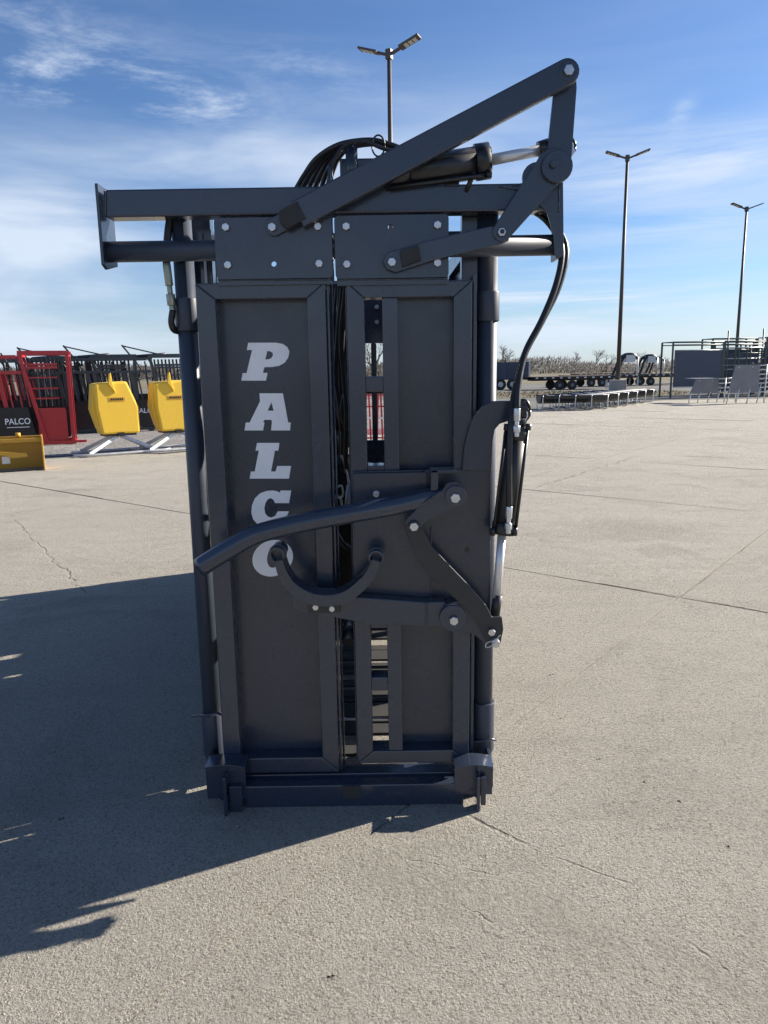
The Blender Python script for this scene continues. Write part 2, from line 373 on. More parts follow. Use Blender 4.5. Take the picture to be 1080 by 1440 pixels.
def outline_mesh(name, loops, y, thick, mat, parent, org):   # loops of (x, z), holes allowed
    cu = bpy.data.curves.new(name, 'CURVE'); cu.dimensions = '2D'; cu.fill_mode = 'BOTH'; cu.extrude = thick / 2
    for lp in loops:
        sp = cu.splines.new('POLY'); sp.points.add(len(lp) - 1); sp.use_cyclic_u = True
        for i, q in enumerate(lp): sp.points[i].co = (q[0], q[1], 0, 1)
    t = bpy.data.objects.new(name, cu); col.objects.link(t)
    me = bpy.data.meshes.new_from_object(t.evaluated_get(bpy.context.evaluated_depsgraph_get()))
    bpy.data.objects.remove(t); bpy.data.curves.remove(cu)
    me.transform(Matrix(((1, 0, 0, -org[0]), (0, 0, -1, y - org[1]), (0, 1, 0, -org[2]), (0, 0, 0, 1))))
    me.materials.clear(); me.materials.append(M[mat]); me.name = name
    o = bpy.data.objects.new(name, me); col.objects.link(o); o.parent = parent
    return o
def text_mesh(name, body, size, mat, parent, loc, rz=0):
    cu = bpy.data.curves.new(name, 'FONT'); cu.body = body; cu.size = size; cu.align_x = 'CENTER'; cu.align_y = 'CENTER'; cu.extrude = 0.002; cu.offset = 0.012 * size
    t = bpy.data.objects.new(name, cu); col.objects.link(t)
    me = bpy.data.meshes.new_from_object(t.evaluated_get(bpy.context.evaluated_depsgraph_get()))
    bpy.data.objects.remove(t); bpy.data.curves.remove(cu)
    me.transform(Matrix.Translation(loc) @ Matrix.Rotation(rz, 4, 'Z') @ Matrix.Rotation(R(90), 4, 'X'))
    me.materials.clear(); me.materials.append(M[mat])
    o = bpy.data.objects.new(name, me); col.objects.link(o); o.parent = parent
    return o

# ================================================================ THE GROUND
def sheet(name, pts, z, mat):
    b = B(); b.face([(p[0], p[1], z) for p in pts]); return b.build(name, mat)
tag(sheet('ground', [(-2500, -200), (2500, -200), (2500, 3500), (-2500, 3500)], -0.13, 'field'), kind='structure')
# pavement of cast slabs laid out on a grid turned 39 degrees
bed = tag(sheet('pavement', [(-26, -9), (40, -9), (40, 50), (-26, 50)], -0.014, 'filler'), kind='structure')
TH = R(-38.8); ex = Vector((math.cos(TH), math.sin(TH))); ey = Vector((-ex.y, ex.x))
SL = 3.58; rnd = random.Random(3)
i0 = 5.02; j0 = -1.47
def in_yard(c): return -24 < c.x < 37 and -7 < c.y < 46
for a in range(-14, 15):
    for b_ in range(-1, 15):
        hn = SL / 2 if b_ >= 0 else 4.6
        s0 = j0 + a * SL; n0 = i0 + b_ * SL if b_ >= 0 else i0 - 9.2
        c = ex * (s0 + SL / 2) + ey * (n0 + hn)
        if not in_yard(c) or (b_ >= 0 and c.y < -5): continue
        if c.y > 17 and c.y > 17.5 + 1.25 * (c.x + 5): continue
        if c.y > 38: continue
        g = 0.005 if b_ >= 0 else 0.0025; q = []
        dz = rnd.uniform(-0.003, 0.003); t1 = rnd.uniform(-0.0012, 0.0012); t2 = rnd.uniform(-0.0012, 0.0012)
        bb = B(); hs = SL / 2 - g; hn -= 0.005
        # uneven chipped edges
        ns = 14; loop = []
        cor = [(-hs, -hn), (hs, -hn), (hs, hn), (-hs, hn)]
        for k in range(4):
            p, r_ = Vector(cor[k]), Vector(cor[(k + 1) % 4])
            for m_ in range(ns): 
                w = p.lerp(r_, m_ / ns); ch = abs(rnd.gauss(0, 0.0035 if b_ >= 0 else .0008)); w = w * (1 - ch / hs); loop.append(w)
        top = [bb.bm.verts.new((w.x * 0.9985, w.y * 0.9985, dz + t1 * w.x + t2 * w.y)) for w in loop]
        mid = [bb.bm.verts.new((w.x, w.y, dz - 0.005 + t1 * w.x + t2 * w.y)) for w in loop]
        bot = [bb.bm.verts.new((w.x, w.y, -0.1)) for w in loop]
        bb.bm.faces.new(top)
        for u_, v_ in ((top, mid), (mid, bot)):
            for k in range(len(loop)): bb.bm.faces.new((u_[k], v_[k], v_[(k + 1) % len(loop)], u_[(k + 1) % len(loop)]))
        o = bb.build('concrete_slab', 'concrete', bed); o.location = (c.x, c.y, 0); o.rotation_euler = (0, 0, TH)
def wavy(pts, amp, step=0.35, seed=1):
    rr = random.Random(seed); out = []
    for i in range(len(pts) - 1):
        a, c = Vector(pts[i]), Vector(pts[i + 1]); n = max(1, int((c - a).length / step))
        for k in range(n):
            p = a.lerp(c, k / n); out.append((p.x + rr.uniform(-amp, amp), p.y + rr.uniform(-amp, amp)))
    out.append(tuple(pts[-1])); return out
edge = wavy([(-60, 13.2), (-6.9, 14.35), (-4.2, 14.75), (-1.5, 18.2), (5.4, 28.0)], 0.12)
tag(sheet('gravel_yard', edge + [(-2, 45), (-60, 60)], 0.016, 'gravel'), kind='structure')
edge2 = wavy([(-2.0, 18.0), (5.4, 27.9), (13.3, 35.2), (45, 35.8)], 0.15, 0.6, 2)
tag(sheet('asphalt_lot', edge2 + [(140, 60), (120, 75), (-60, 75), (-60, 45), (-14, 30)], 0.010, 'asphalt'), kind='structure')
# grass patches between the lots
def patch(cx, cy, rx, ry, seed):
    rr = random.Random(seed); pts = []
    for k in range(40):
        a = 2 * PI * k / 40; q = 1 + rr.uniform(-0.22, 0.18)
        pts.append((cx + rx * math.cos(a) * q, cy + ry * math.sin(a) * q))
    return pts
tag(sheet('grass_verge', patch(10, 45, 9, 5.5, 5), 0.022, 'field'), kind='structure')
# loose grit on the slabs, thickened with added grains to cast fine shadows
rr = random.Random(11); gv = []; gf = []
for k in range(90000):
    y = 1.05 + 4.4 * rr.random() ** 1.5; x = rr.uniform(-.62, .62) * (y + 0.25)
    if -.62 < x < .36 and y > 2.40: continue
    s_ = rr.uniform(0.0011, 0.0026) * (1.7 if rr.random() < 0.04 else 1); a = rr.uniform(0, 6.28); i = len(gv)
    for j in range(4):
        q = s_ * rr.uniform(.7, 1.2); gv.append((x + q * math.cos(a + j * 1.57), y + q * math.sin(a + j * 1.57), -0.0005))
    gv.append((x + rr.uniform(-.3, .3) * s_, y + rr.uniform(-.3, .3) * s_, s_ * rr.uniform(.7, 1.3)))
    for j in range(4): gf.append((i + j, i + (j + 1) % 4, i + 4))
gm = bpy.data.meshes.new('loose_grit'); gm.from_pydata(gv, [], gf); gm.materials.append(M['grit'])
go = bpy.data.objects.new('loose_grit', gm); col.objects.link(go)
tag(go, 'fine pale grit and sand, thickened with added grains for fine shadows on the near concrete', 'grit', kind='stuff')
b = B()
for (px, py) in [(842, 1070), (957, 1128), (905, 1102), (1023, 1192), (790, 1012), (462, 1377), (775, 950), (88, 1152)]:
    p = G(px, py)
    for q in range(4):
        x = p.x + rr.gauss(0, .006); y = p.y + rr.gauss(0, .006); s_ = rr.uniform(.002, .006); a = rr.uniform(0, 6)
        vs = [(x + s_ * math.cos(a + j * 1.57), y + s_ * .6 * math.sin(a + j * 1.57), .003) for j in range(4)]
        for j in range(4): b.face([vs[j], vs[(j + 1) % 4], (x, y, .003 + s_ * .8)])
tag(b.build('dirt_crumbs', 'debris'), 'small dark dirt crumbs dotted over the concrete', 'dirt', kind='stuff')

# ================================================================ THE SQUEEZE CHUTE
O = Vector((-0.14, 2.5, 0))
ch = thing('squeeze_chute', 'tall dark grey hydraulic squeeze chute with white vertical PALCO lettering on its closed headgate', 'squeeze chute', O)
def add(b, name, mat='grey_paint', parent=ch, bev=0.002, label=None, **k):
    o = b.build(name, mat, parent, O, bev, **k)
    if label: o['label'] = label
    return o
def pp(pts, Y): return [(W(x, y, Y).x, W(x, y, Y).z) for x, y in pts]
def pbox(b, x0, y0, x1, y1, Y0, Y1):
    a = W(x0, (y0 + y1) / 2, Y0).x; c = W(x1, (y0 + y1) / 2, Y0).x
    b.box((a, Y0, W((x0 + x1) / 2, y1, Y0).z), (c, Y1, W((x0 + x1) / 2, y0, Y0).z)); return b
def roundrect(x0, z0, x1, z1, r, n=3):
    return arc((x1 - r, z1 - r), r, 0, 90, n) + arc((x0 + r, z1 - r), r, 90, 180, n) + arc((x0 + r, z0 + r), r, 180, 270, n) + arc((x1 - r, z0 + r), r, 270, 360, n)
def bolt(px, py, Y, r=0.0135, parent=ch, ring=False, name='bolt'):
    p = W(px, py, Y); b = B()
    a0 = random.uniform(0, 60)
    if ring: b.tube([(p.x, Y, p.z), (p.x, Y - 0.003, p.z)], r * 1.15, 16)
    b.prism([(p.x + r * 0.93 * math.cos(R(a0 + 60 * k)), p.z + r * 0.93 * math.sin(R(a0 + 60 * k))) for k in range(6)], Y - 0.013, Y - 0.002)
    return add(b, name, 'zinc', parent, 0.0015)
def disc(px, py, Y0, Y1, r, name, mat='grey_paint', parent=ch, n=24, bev=0.003, cz=None):
    p = W(px, py, cz or Y0); b = B(); b.prism([(p.x + r * math.cos(2 * PI * k / n), p.z + r * math.sin(2 * PI * k / n)) for k in range(n)], Y0, Y1)
    return add(b, name, mat, parent, bev)

YD = 2.50            # door face
# ---- doors
def door(xl, xr, zt, zb, rails):
    b = B()
    for r_ in rails: b.box(*r_)
    return b
zT = Z(370, 397, YD); zB = Z(395, 1087, YD)
L0 = -0.603; L1 = X(459, 700, YD)
def xx(px, py=700): return X(px, py, YD)
zt2 = Z(430, 419, YD); zb2 = Z(395, 1066, YD)
li0 = X(302, 410, YD); li1 = X(431, 410, YD)
T = 0.085
L1 = X(457, 395, YD) 
def mitred(b, o, i):          # outer and inner (x0, z0, x1, z1): four rails meeting in mitred corners
    oc = [(o[0], o[1]), (o[2], o[1]), (o[2], o[3]), (o[0], o[3])]; ic = [(i[0], i[1]), (i[2], i[1]), (i[2], i[3]), (i[0], i[3])]
    for k in range(4):
        j = (k + 1) % 4; b.prism([oc[k], oc[j], ic[j], ic[k]], YD, YD + T)
    return b
b = mitred(B(), (L0, zB, L1, zT), (li0, zb2, li1, zt2))
dl = add(b, 'headgate_door', label='left headgate door carrying the white lettering', bev=0.004)
b = B(); b.box((li0 - .004, YD + 0.070, zb2 - .004), (li1 + .004, YD + 0.076, zt2 + .004)); add(b, 'panel', 'panel_paint', dl, 0)
b = B(); b.box((L1 + .002, YD + 0.012, zB + .004), (L1 + .011, YD + 0.05, zT - .004)); add(b, 'edge_strip', 'grey_paint', dl, 0.003)
b = B(); b.tube([(L1 + .017, YD + .032, zB + .01), (L1 + .017, YD + .032, zT - .01)], 0.004, 8); add(b, 'hinge_rod', 'grey_paint', dl, 0)
# weld seams at the mitred corners
# letters: measured outlines (crop scale 3.484, offset 250,380)
YP = YD + 0.0685
def lc(pts, oy=380): return [(W(250 + x / 3.484, oy + y / 3.484, YP).x, W(250 + x / 3.484, oy + y / 3.484, YP).z) for x, y in pts]
def ell(cx, cy, rx, ry, sh=0.0, n=32): return [(cx + rx * math.cos(2 * PI * k / n) - sh * ry * math.sin(2 * PI * k / n), cy + ry * math.sin(2 * PI * k / n)) for k in range(n)]
Pl = [(345, 355), (482, 355), (515, 361), (537, 377), (547, 398), (541, 428), (524, 453), (497, 468), (462, 474), (424, 475), (417, 503), (440, 503), (432, 541), (311, 541), (318, 504), (337, 504), (364, 391), (338, 391)]
Ph = [(438, 396), (452, 397), (464, 404), (467, 415), (461, 428), (448, 436), (429, 437)]
Al = [(400, 603), (515, 603), (541, 746), (554, 746), (550, 785), (457, 785), (461, 746), (459, 733), (424, 733), (418, 746), (425, 746), (418, 785), (327, 785), (333, 746), (352, 746), (403, 642)]
Ah = [(459, 647), (470, 688), (440, 688)]
Ll = [(388, 846), (498, 846), (493, 884), (476, 884), (457, 986), (479, 986), (487, 959), (555, 959), (545, 1021), (352, 1021), (358, 986), (377, 986), (397, 884), (381, 884)]
Cl = [(556, 1079), (545, 1141), (477, 1141), (468, 1124), (455, 1116), (441, 1122), (430, 1140), (424, 1165), (428, 1190), (440, 1206), (458, 1212), (478, 1203), (490, 1181), (545, 1181), (530, 1213), (503, 1237), (466, 1252), (425, 1255), (392, 1245), (369, 1220), (360, 1188), (364, 1150), (378, 1117), (403, 1093), (436, 1081), (470, 1079), (490, 1084), (500, 1090), (504, 1079)]
Ol = ell(465, 505, 99, 90, 0.12); Oh = ell(470, 500, 32, 52, 0.12)
for nm, lp, oy in (('P', [Pl, Ph], 380), ('A', [Al, Ah], 380), ('L', [Ll], 380), ('C', [Cl], 380), ('O', [Ol, Oh], 640)):
    outline_mesh('letter', [lc(q, oy) for q in lp], YP, 0.001, 'white_decal', dl, O)['label'] = 'white slab serif italic letter ' + nm
# ---- right door
rz0 = Z(585, 1073, YD); rzt = Z(575, 395, YD)
r0_ = X(487, 398, YD); r1_ = X(512, 415, YD); r2_ = X(537, 415, YD); r3_ = X(559, 415, YD); r4_ = X(638, 415, YD); r5_ = X(664, 395, YD)
ztop = Z(560, 418, YD); zlow = Z(560, 1056, YD)
zs = [Z(525, 418, YD), Z(525, 529, YD), Z(525, 551, YD), Z(525, 655, YD)]
zl = [Z(535, 880, YD), Z(535, 953, YD), Z(535, 972, YD)]
b = B()
mitred(b, (r0_, rz0, r5_, rzt), (r1_, zlow, r4_, ztop)); b.box((r2_, YD + .001, zlow), (r3_, YD + T, ztop))
b.box((r1_, YD + .002, zs[2]), (r2_, YD + T - .01, zs[1])); b.box((r1_, YD + .002, zl[2]), (r2_, YD + T - .01, zl[1]))
b.box((r1_, YD + .002, zl[0] - .01), (r2_, YD + T, zs[3]))
dr = add(b, 'headgate_door', label='right headgate door with tall narrow slots', bev=0.004)
b = B(); b.box((r3_ - .004, YD + 0.066, zlow - .004), (r4_ + .004, YD + 0.072, ztop + .004)); add(b, 'panel', 'panel_paint', dr, 0)
b = B(); b.box((r0_ - .005, YD + 0.020, rz0 + .004), (r0_ - .001, YD + 0.05, rzt - .004)); add(b, 'edge_strip', 'grey_paint', dr, 0.002)
# ---- hanger plates
YPL = 2.482
def hplate(x0, y0, x1, y1, bolts, hole):
    a = W(x0, y1, YPL); c = W(x1, y0, YPL); rr_ = 0.012
    lp = roundrect(a.x, a.z, c.x, c.z, rr_)
    h = W(*hole, YPL); hl = [(h.x + .0085 * math.cos(2 * PI * k / 14), h.z + .0085 * math.sin(2 * PI * k / 14)) for k in range(14)]
    o = outline_mesh('hanger_plate', [lp, hl], YPL + .005, 0.010, 'grey_paint', ch, O)
    for q in bolts: bolt(q[0], q[1], YPL, parent=o)
    return o
hplate(305, 304, 466, 393, [(318, 320), (447, 319), (321, 373), (449, 371)], (385, 371))
hplate(472, 301, 631, 392, [(487, 319), (615, 317), (488, 372), (615, 370)], (549, 319))
b = B()
for a_, c_ in ((305, 466), (472, 631)):
    pbox(b, a_ + 2, 386, c_ - 1, 401, 2.4925, 2.55)
add(b, 'hanger_flange')
# ---- beams
YB = 2.505
b = B(); b.box((X(146, 285, YB), YB, Z(300, 303, YB)), (X(786, 280, YB), YB + .075, Z(300, 264, YB))); add(b, 'top_beam', bev=0.006)
zc = (Z(220, 337, 2.52) + Z(220, 367, 2.52)) / 2; rp = (Z(220, 337, 2.52) - Z(220, 367, 2.52)) / 2
b = B(); b.tube([(X(147, 352, 2.54), 2.54, zc), (X(788, 345, 2.54), 2.54, zc)], rp, 24); add(b, 'lower_beam', 'pipe_paint', bev=0)
# left end plate and right end plate
xe = X(143, 300, YB)
b = B(); zt_ = Z(137, 262, YB); zb_ = Z(148, 373, YB)
for p_ in [[(2.49, zt_ + .006), (2.62, zt_ + .004), (2.62, zb_ + .01), (2.52, zb_ - .012), (2.49, zb_ + .0)]]:
    a = [b.bm.verts.new((xe - .010, y, z)) for y, z in p_]; c = [b.bm.verts.new((xe, y, z)) for y, z in p_]
    b.bm.faces.new(a); b.bm.faces.new(c[::-1])
    for i in range(len(p_)): b.bm.faces.new((a[i], c[i], c[(i + 1) % len(p_)], a[(i + 1) % len(p_)]))
add(b, 'end_plate')
b = B(); b.prism(pp([(792, 250), (793, 358), (784, 364), (780, 358), (778, 330), (770, 300), (740, 270), (700, 262), (742, 256), (772, 250)], 2.498), 2.498, 2.508)
add(b, 'end_plate')
b = B(); xr_ = X(787, 300, YB); b.box((xr_, 2.51, Z(790, 362, YB)), (xr_ + .01, 2.62, Z(790, 255, YB))); add(b, 'end_plate')
# ---- long lifting arm, links
def bar_poly(p, q, wp, wq, Y, n=8):     # rounded flat bar between two pixel points
    a = W(*p, Y); c = W(*q, Y); a = Vector((a.x, a.z)); c = Vector((c.x, c.z)); d = (c - a).normalized(); an = math.degrees(math.atan2(d.y, d.x))
    return arc(c, wq, an - 90, an + 90, n) + arc(a, wp, an + 90, an + 270, n)
YA = 2.455
b = B(); b.prism(bar_poly((385, 319), (416, 302), .027, .027, YA + .014), YA + .012, YA + .022)
add(b, 'arm_tab')
b = B(); a = W(418, 303, YA); c = W(800, 96, YA)
b.prism(bar_poly((425, 301), (796, 103), .041, .038, YA, 10)[:11] + [(a.x + q * .042 * .47, a.z - q * .042 * .88) for q in (-1, 1)], YA - .016, YA + .016)
la = add(b, 'lifting_arm', bev=0.005)
disc(798, 103, YA - .018, YA + .030, .030, 'arm_eye', parent=la, cz=YA)
bolt(799, 100, YA - .018, .017, la)
b = B(); b.prism(pp([(393, 296), (418, 283), (430, 307), (403, 322), (393, 312)], YA - .02), YA - .022, YA + .012); add(b, 'spacer_block', 'brownish', la)
bolt(383, 320, YA + .012, .0145)
# vertical crank bar
b = B(); b.prism(pp([(779, 124), (810, 106), (811, 124), (803, 232), (768, 228)], YA + .028), YA + .026, YA + .040)
ck = add(b, 'crank_bar')
b = B(); p0 = W(783, 228, YA - .0); b.prism(bar_poly((778, 232), (706, 326), .050, .030, YA), YA - .004, YA + .018)
cr = add(b, 'crank_plate', parent=ch, bev=.003)
disc(782, 236, YA - .020, YA - .004, .048, 'pivot_boss', parent=cr, cz=YA)
disc(757, 247, YA + .020, YA + .034, .046, 'pivot_boss', parent=cr, cz=YA)
disc(776, 234, YA - .034, YA - .020, .012, 'pivot_pin', parent=cr, cz=YA)
bolt(705, 327, YA - .006, .014, cr)
disc(705, 327, YA - .020, YA + .03, .008, 'pivot_pin', 'satin_dark', cr, cz=YA)
b = B(); b.prism(pp([(545, 355), (600, 339), (690, 318), (712, 322), (716, 338), (704, 344), (610, 366), (556, 383), (543, 378), (538, 367)], YA + .006), YA + .003, YA + .016)
lk = add(b, 'door_link', bev=.003)
b = B(); b.prism(pp([(562, 353), (588, 345), (592, 366), (566, 376)], YA), YA - .014, YA + .003); add(b, 'spacer_block', 'brownish', lk)
bolt(551, 369, YA + .003, .0145, lk)
# upper hydraulic cylinder
YC = 2.52
def cyl_between(name, p, q, Y0, Y1, r, mat, parent=ch, n=20, bev=0):
    a = W(*p, Y0); c = W(*q, Y1); b = B(); b.tube([a, c], r, n); return add(b, name, mat, parent, bev)
uc = cyl_between('hydraulic_cylinder', (545, 247), (680, 228), YC, YC, .049, 'black_paint')
cyl_between('end_cap', (668, 229), (688, 226), YC, YC, .055, 'black_paint', uc)
cyl_between('end_cap', (540, 248), (575, 243), YC, YC, .052, 'black_paint', uc)
cyl_between('piston_rod', (686, 226), (772, 209), YC, YC, .017, 'chrome', uc)
for dy, oy in ((-.038, -16), (-.038, 17), (.038, -16), (.038, 17)):
    cyl_between('tie_rod', (548, 247 + oy), (690, 228 + oy), YC + dy, YC + dy, .007, 'black_paint', uc, 8)
    cyl_between('nut', (684, 229 + oy), (691, 228 + oy), YC + dy, YC + dy, .0115, 'black_paint', uc, 6)
cyl_between('clevis', (758, 213), (776, 207), YC, YC, .030, 'black_paint', uc, 12)
b = B(); b.tube([W(797 + 12 * math.cos(t), 206 + 14 * math.sin(t), YC) for t in [i * PI / 8 for i in range(17)]], .0045, 6); add(b, 'retaining_ring', 'black_paint', uc, 0)
b = B(); b.prism(pp([(799, 200), (806, 202), (809, 214), (803, 222), (797, 214)], YC - .02), YC - .02, YC - .005); add(b, 'pin_head', 'zinc', uc)
b = B(); pbox(b, 625, 235, 646, 262, YC - .02, YC + .04); add(b, 'cylinder_bracket', 'black_paint', uc)
cyl_between('hose_stub', (668, 240), (655, 270), YC - .03, YC - .01, .008, 'black_rubber', uc, 8)
# ---- posts
def post(xc, y, z0, z1, r, cz, name='corner_post'):
    b = B(); b.tube([(xc, y, z0), (xc, y, z1)], r, 28); o = add(b, name, 'pipe_paint', bev=0)
    for (za, zb2_, rr_) in cz:
        b = B(); b.tube([(xc, y, za), (xc, y, zb2_)], rr_, 28); add(b, 'collar', 'pipe_paint', o, bev=.003)
    return o
YPO = 2.60
xl_ = (X(248, 400, YPO) + X(272, 400, YPO)) / 2
post(xl_, YPO, .10, 2.10, .033, [(Z(260, 466, YPO), Z(260, 420, YPO), .040), (.13, Z(300, 1000, YPO), .040)])
xr2 = (X(675, 400, YPO) + X(698, 400, YPO)) / 2
post(xr2 - .002, YPO, .10, 2.10, .034, [(Z(690, 452, YPO), Z(690, 410, YPO), .041), (.13, Z(690, 985, YPO), .041)])
b = B(); b.box((X(273, 350, 2.70), 2.68, .1), (X(300, 350, 2.70) - .002, 2.73, 2.085)); add(b, 'inner_post', bev=.004)
b = B(); b.box((X(650, 350, 2.575), 2.59, .1), (X(673, 350, 2.575), 2.64, 2.07)); add(b, 'inner_post', bev=.004)
b = B(); b.box((r5_ + .008, 2.53, .15), (r5_ + .019, 2.56, 1.86)); add(b, 'guide_strip', bev=.002)
b = B(); b.tube([(X(465, 300, 2.49), 2.495, Z(468, 395, 2.49)), (X(465, 300, 2.49), 2.495, Z(468, 232, 2.49))], .006, 8); add(b, 'guide_rod', bev=0)
b = B(); b.tube([W(496, 262, 2.62), W(494, 209, 2.62)], .020, 16); b.tube([W(494, 213, 2.62), W(494, 203, 2.62)], .010, 12); add(b, 'top_filter', 'grey_paint', bev=0)
b = B(); pbox(b, 478, 222, 540, 262, 2.63, 2.80); add(b, 'valve_box', bev=.006)
# ---- base sill and corner brackets
YS = 2.437
b = B(); b.box((X(345, 1115, YS), YS, 0.0), (X(652, 1115, YS), YS + .05, Z(500, 1104, YS)))
sl = add(b, 'base_sill', bev=.004)
b = B(); b.box((L0 - .02, YS + .052, .0), (r5_ + .04, YS + .16, Z(500, 1104, YS) - .006)); b.box((L0 + .02, YD + .01, .06), (r5_ + .01, YD + .07, zB - .012)); add(b, 'base_channel', bev=.004)
b = B(); pbox(b, 482, 1105, 508, 1123, YS - .003, YS + .004); add(b, 'notch_shade', 'tyre', sl, .001)  # flat black patch painted for the dark of a notch
def bracket(x0, x1, sgn):
    zt = Z((x0 + x1) / 2, 1076, 2.44)
    a = X(x0, 1100, 2.44); c = X(x1, 1100, 2.44)
    mid_ = [(a + (c - a) * t, zt + .010 * math.sin(PI * t)) for t in [i / 8 for i in range(9)]]
    b = B(); b.prism(mid_ + [(c, .04), (a, .04)], 2.435, 2.445)
    b.prism([(q[0], q[1]) for q in mid_] + [(q[0], q[1] + .005) for q in mid_[::-1]], 2.415, 2.50)
    xa = a if sgn < 0 else c
    b.box((xa - .005, 2.45, .06), (xa + .005, 2.62, zt)); 
    o = add(b, 'corner_bracket', bev=.001)
    m_ = (a + c) / 2 + (.004 if sgn < 0 else .012)
    b = B(); b.box((m_ - .006, 2.385, .0), (m_ + .006, 2.434, zt - .02)); add(b, 'gusset', parent=o, bev=.003)
    b = B(); b.box((m_ + .010, 2.41, .0), (m_ + .055, 2.433, .10)) if sgn < 0 else b.box((m_ + .012, 2.41, .012), (m_ + .03, 2.433, .12)); add(b, 'foot', parent=o, bev=.002)
    return o
bracket(291, 346, -1); bracket(639, 692, 1)
# spring clips at foot of posts
for px0, px1, py in ((662, 697, 1040), (270, 312, 1004)):
    b = B(); b.tube(spline([W(px0, py + 3, 2.56), W((px0 + px1) / 2, py + 2, 2.55), W(px1 - 8, py - 1, 2.55), W(px1, py + 1, 2.56)], 4), .0045, 6); add(b, 'retaining_clip', bev=0)
b = B(); pbox(b, 664, 1043, 690, 1068, 2.565, 2.58); add(b, 'latch_plate', 'satin_dark')

# ---- mounting plate with swan neck cylinder bracket
YM = 2.486
b = B(); b.prism(pp([(495, 664), (597, 662), (606, 659), (690, 661), (690, 868), (690, 905), (640, 880), (503, 878)], YM), YM, YM + .012)
mp_ = add(b, 'mounting_plate', 'panel_paint', bev=.002)
b = B(); b.prism(pp([(497, 666), (600, 664), (606, 740), (606, 845), (500, 838)], YM - .010), YM - .010, YM - .001); add(b, 'doubler_plate', 'panel_paint', mp_, .002)
YN = 2.47
b = B(); b.prism(pp([(650, 662), (653, 630), (660, 602), (667, 585), (678, 571), (693, 564), (736, 563), (745, 570), (747, 585), (740, 592), (716, 592), (703, 596), (696, 604), (693, 620), (691, 662)], YN), YN, YN + .014)
sn = add(b, 'swan_neck_bracket', 'panel_paint', bev=.003)
h = W(657, 773, YM); disc(657, 773, YM - .0012, YM + .001, .0095, 'hole_shade', 'black_paint', mp_, 14, 0)  # black disc laid on the plate for the dark of a hole
b = bolt(529, 694, YM - .010, .013, mp_)
# lower hydraulic cylinder
YL = 2.44
lcyl = cyl_between('hydraulic_cylinder', (726, 607), (709, 742), YL, YL, .036, 'satin_dark')
cyl_between('end_cap', (728, 600), (725, 618), YL, YL, .042, 'satin_dark', lcyl)
cyl_between('end_cap', (710, 734), (708, 750), YL, YL, .042, 'satin_dark', lcyl)
for dx, dy in ((-17, -.03), (17, -.03), (-17, .03), (17, .03)):
    cyl_between('tie_rod', (727 + dx * .9, 602), (709 + dx * .9, 752), YL + dy, YL + dy, .0055, 'black_paint', lcyl, 8)
    cyl_between('nut', (709 + dx * .9, 742), (708 + dx * .9, 753), YL + dy, YL + dy, .0095, 'black_paint', lcyl, 6)
    cyl_between('nut', (728 + dx * .9, 596), (727 + dx * .9, 605), YL + dy, YL + dy, .0095, 'black_paint', lcyl, 6)
cyl_between('piston_rod', (706, 750), (698, 840), YL, YL, .0145, 'chrome', lcyl)
cyl_between('rod_end', (700, 836), (696, 866), YL, YL, .0165, 'satin_dark', lcyl)
cyl_between('clevis', (735, 585), (730, 606), YL, YL, .018, 'black_paint', lcyl)
disc(735, 579, YL - .03, YL + .05, .017, 'pivot_pin', 'black_paint', lcyl, cz=YL)
b = B(); b.tube([W(736 + 9 * math.cos(t), 577 + 15 * math.sin(t), YL - .01) for t in [i * PI / 8 for i in range(17)]], .005, 6); add(b, 'retaining_ring', 'black_paint', lcyl, 0)
b = B(); b.tube(spline([W(730, 588, YL - .02), W(740, 589, YL - .03), W(741, 579, YL - .03), W(735, 583, YL - .02), W(728, 580, YL - .02)], 5), .002, 6); add(b, 'hitch_pin', 'zinc', lcyl, 0)
def fitting(p, q, Y, par, mat='zinc', r=.0115):
    a = W(*p, Y); c = W(*q, Y); b = B()
    b.tube([a, a.lerp(c, .45)], r, 14); b.tube([a.lerp(c, .45), a.lerp(c, .62)], r * .7, 12)
    b.tube([a.lerp(c, .62), a.lerp(c, .85)], r * 1.15, 6); b.tube([a.lerp(c, .85), c], r * .8, 12)
    return add(b, 'hose_fitting', mat, par, .001)
fitting((727, 574), (726, 614), YL - .045, lcyl); fitting((716, 712), (714, 750), YL - .05, lcyl)
# handle bar
hb = spline([W(281, 798, 2.30), W(318, 775, 2.30), W(360, 752, 2.305), W(420, 736, 2.32), W(500, 721, 2.345), W(560, 710, 2.385), W(600, 700, 2.42), W(634, 694, 2.43)], 6)
b = B(); b.tube(hb, [.0318 if i < len(hb) - 8 else .0318 - .0011 * (i - len(hb) + 8) for i in range(len(hb))], 24); hd = add(b, 'neck_bar', bev=0, label='bent round tube reaching across both doors')
disc_ = None
b = B(); b.prism(pp([(590, 712), (622, 690), (629, 680), (641, 677), (652, 684), (656, 697), (650, 710), (632, 718), (600, 733), (592, 742), (582, 750), (572, 744), (570, 732), (578, 724)], 2.385), 2.385, 2.398)
pl1 = add(b, 'pivot_plate', 'panel_paint', hd, .002)
disc(641, 697, 2.37, 2.486, .036, 'pivot_boss', 'grey_paint', hd, cz=2.385)
bolt(640, 700, 2.372, .0175, hd); bolt(582, 740, 2.372, .016, hd)
disc(582, 740, 2.374, 2.42, .020, 'pivot_pin', 'satin_dark', hd, cz=2.38)
b = B(); pbox(b, 606, 661, 616, 690, 2.40, 2.476); pbox(b, 606, 661, 642, 665, 2.40, 2.476); add(b, 'stop_bracket', parent=hd)
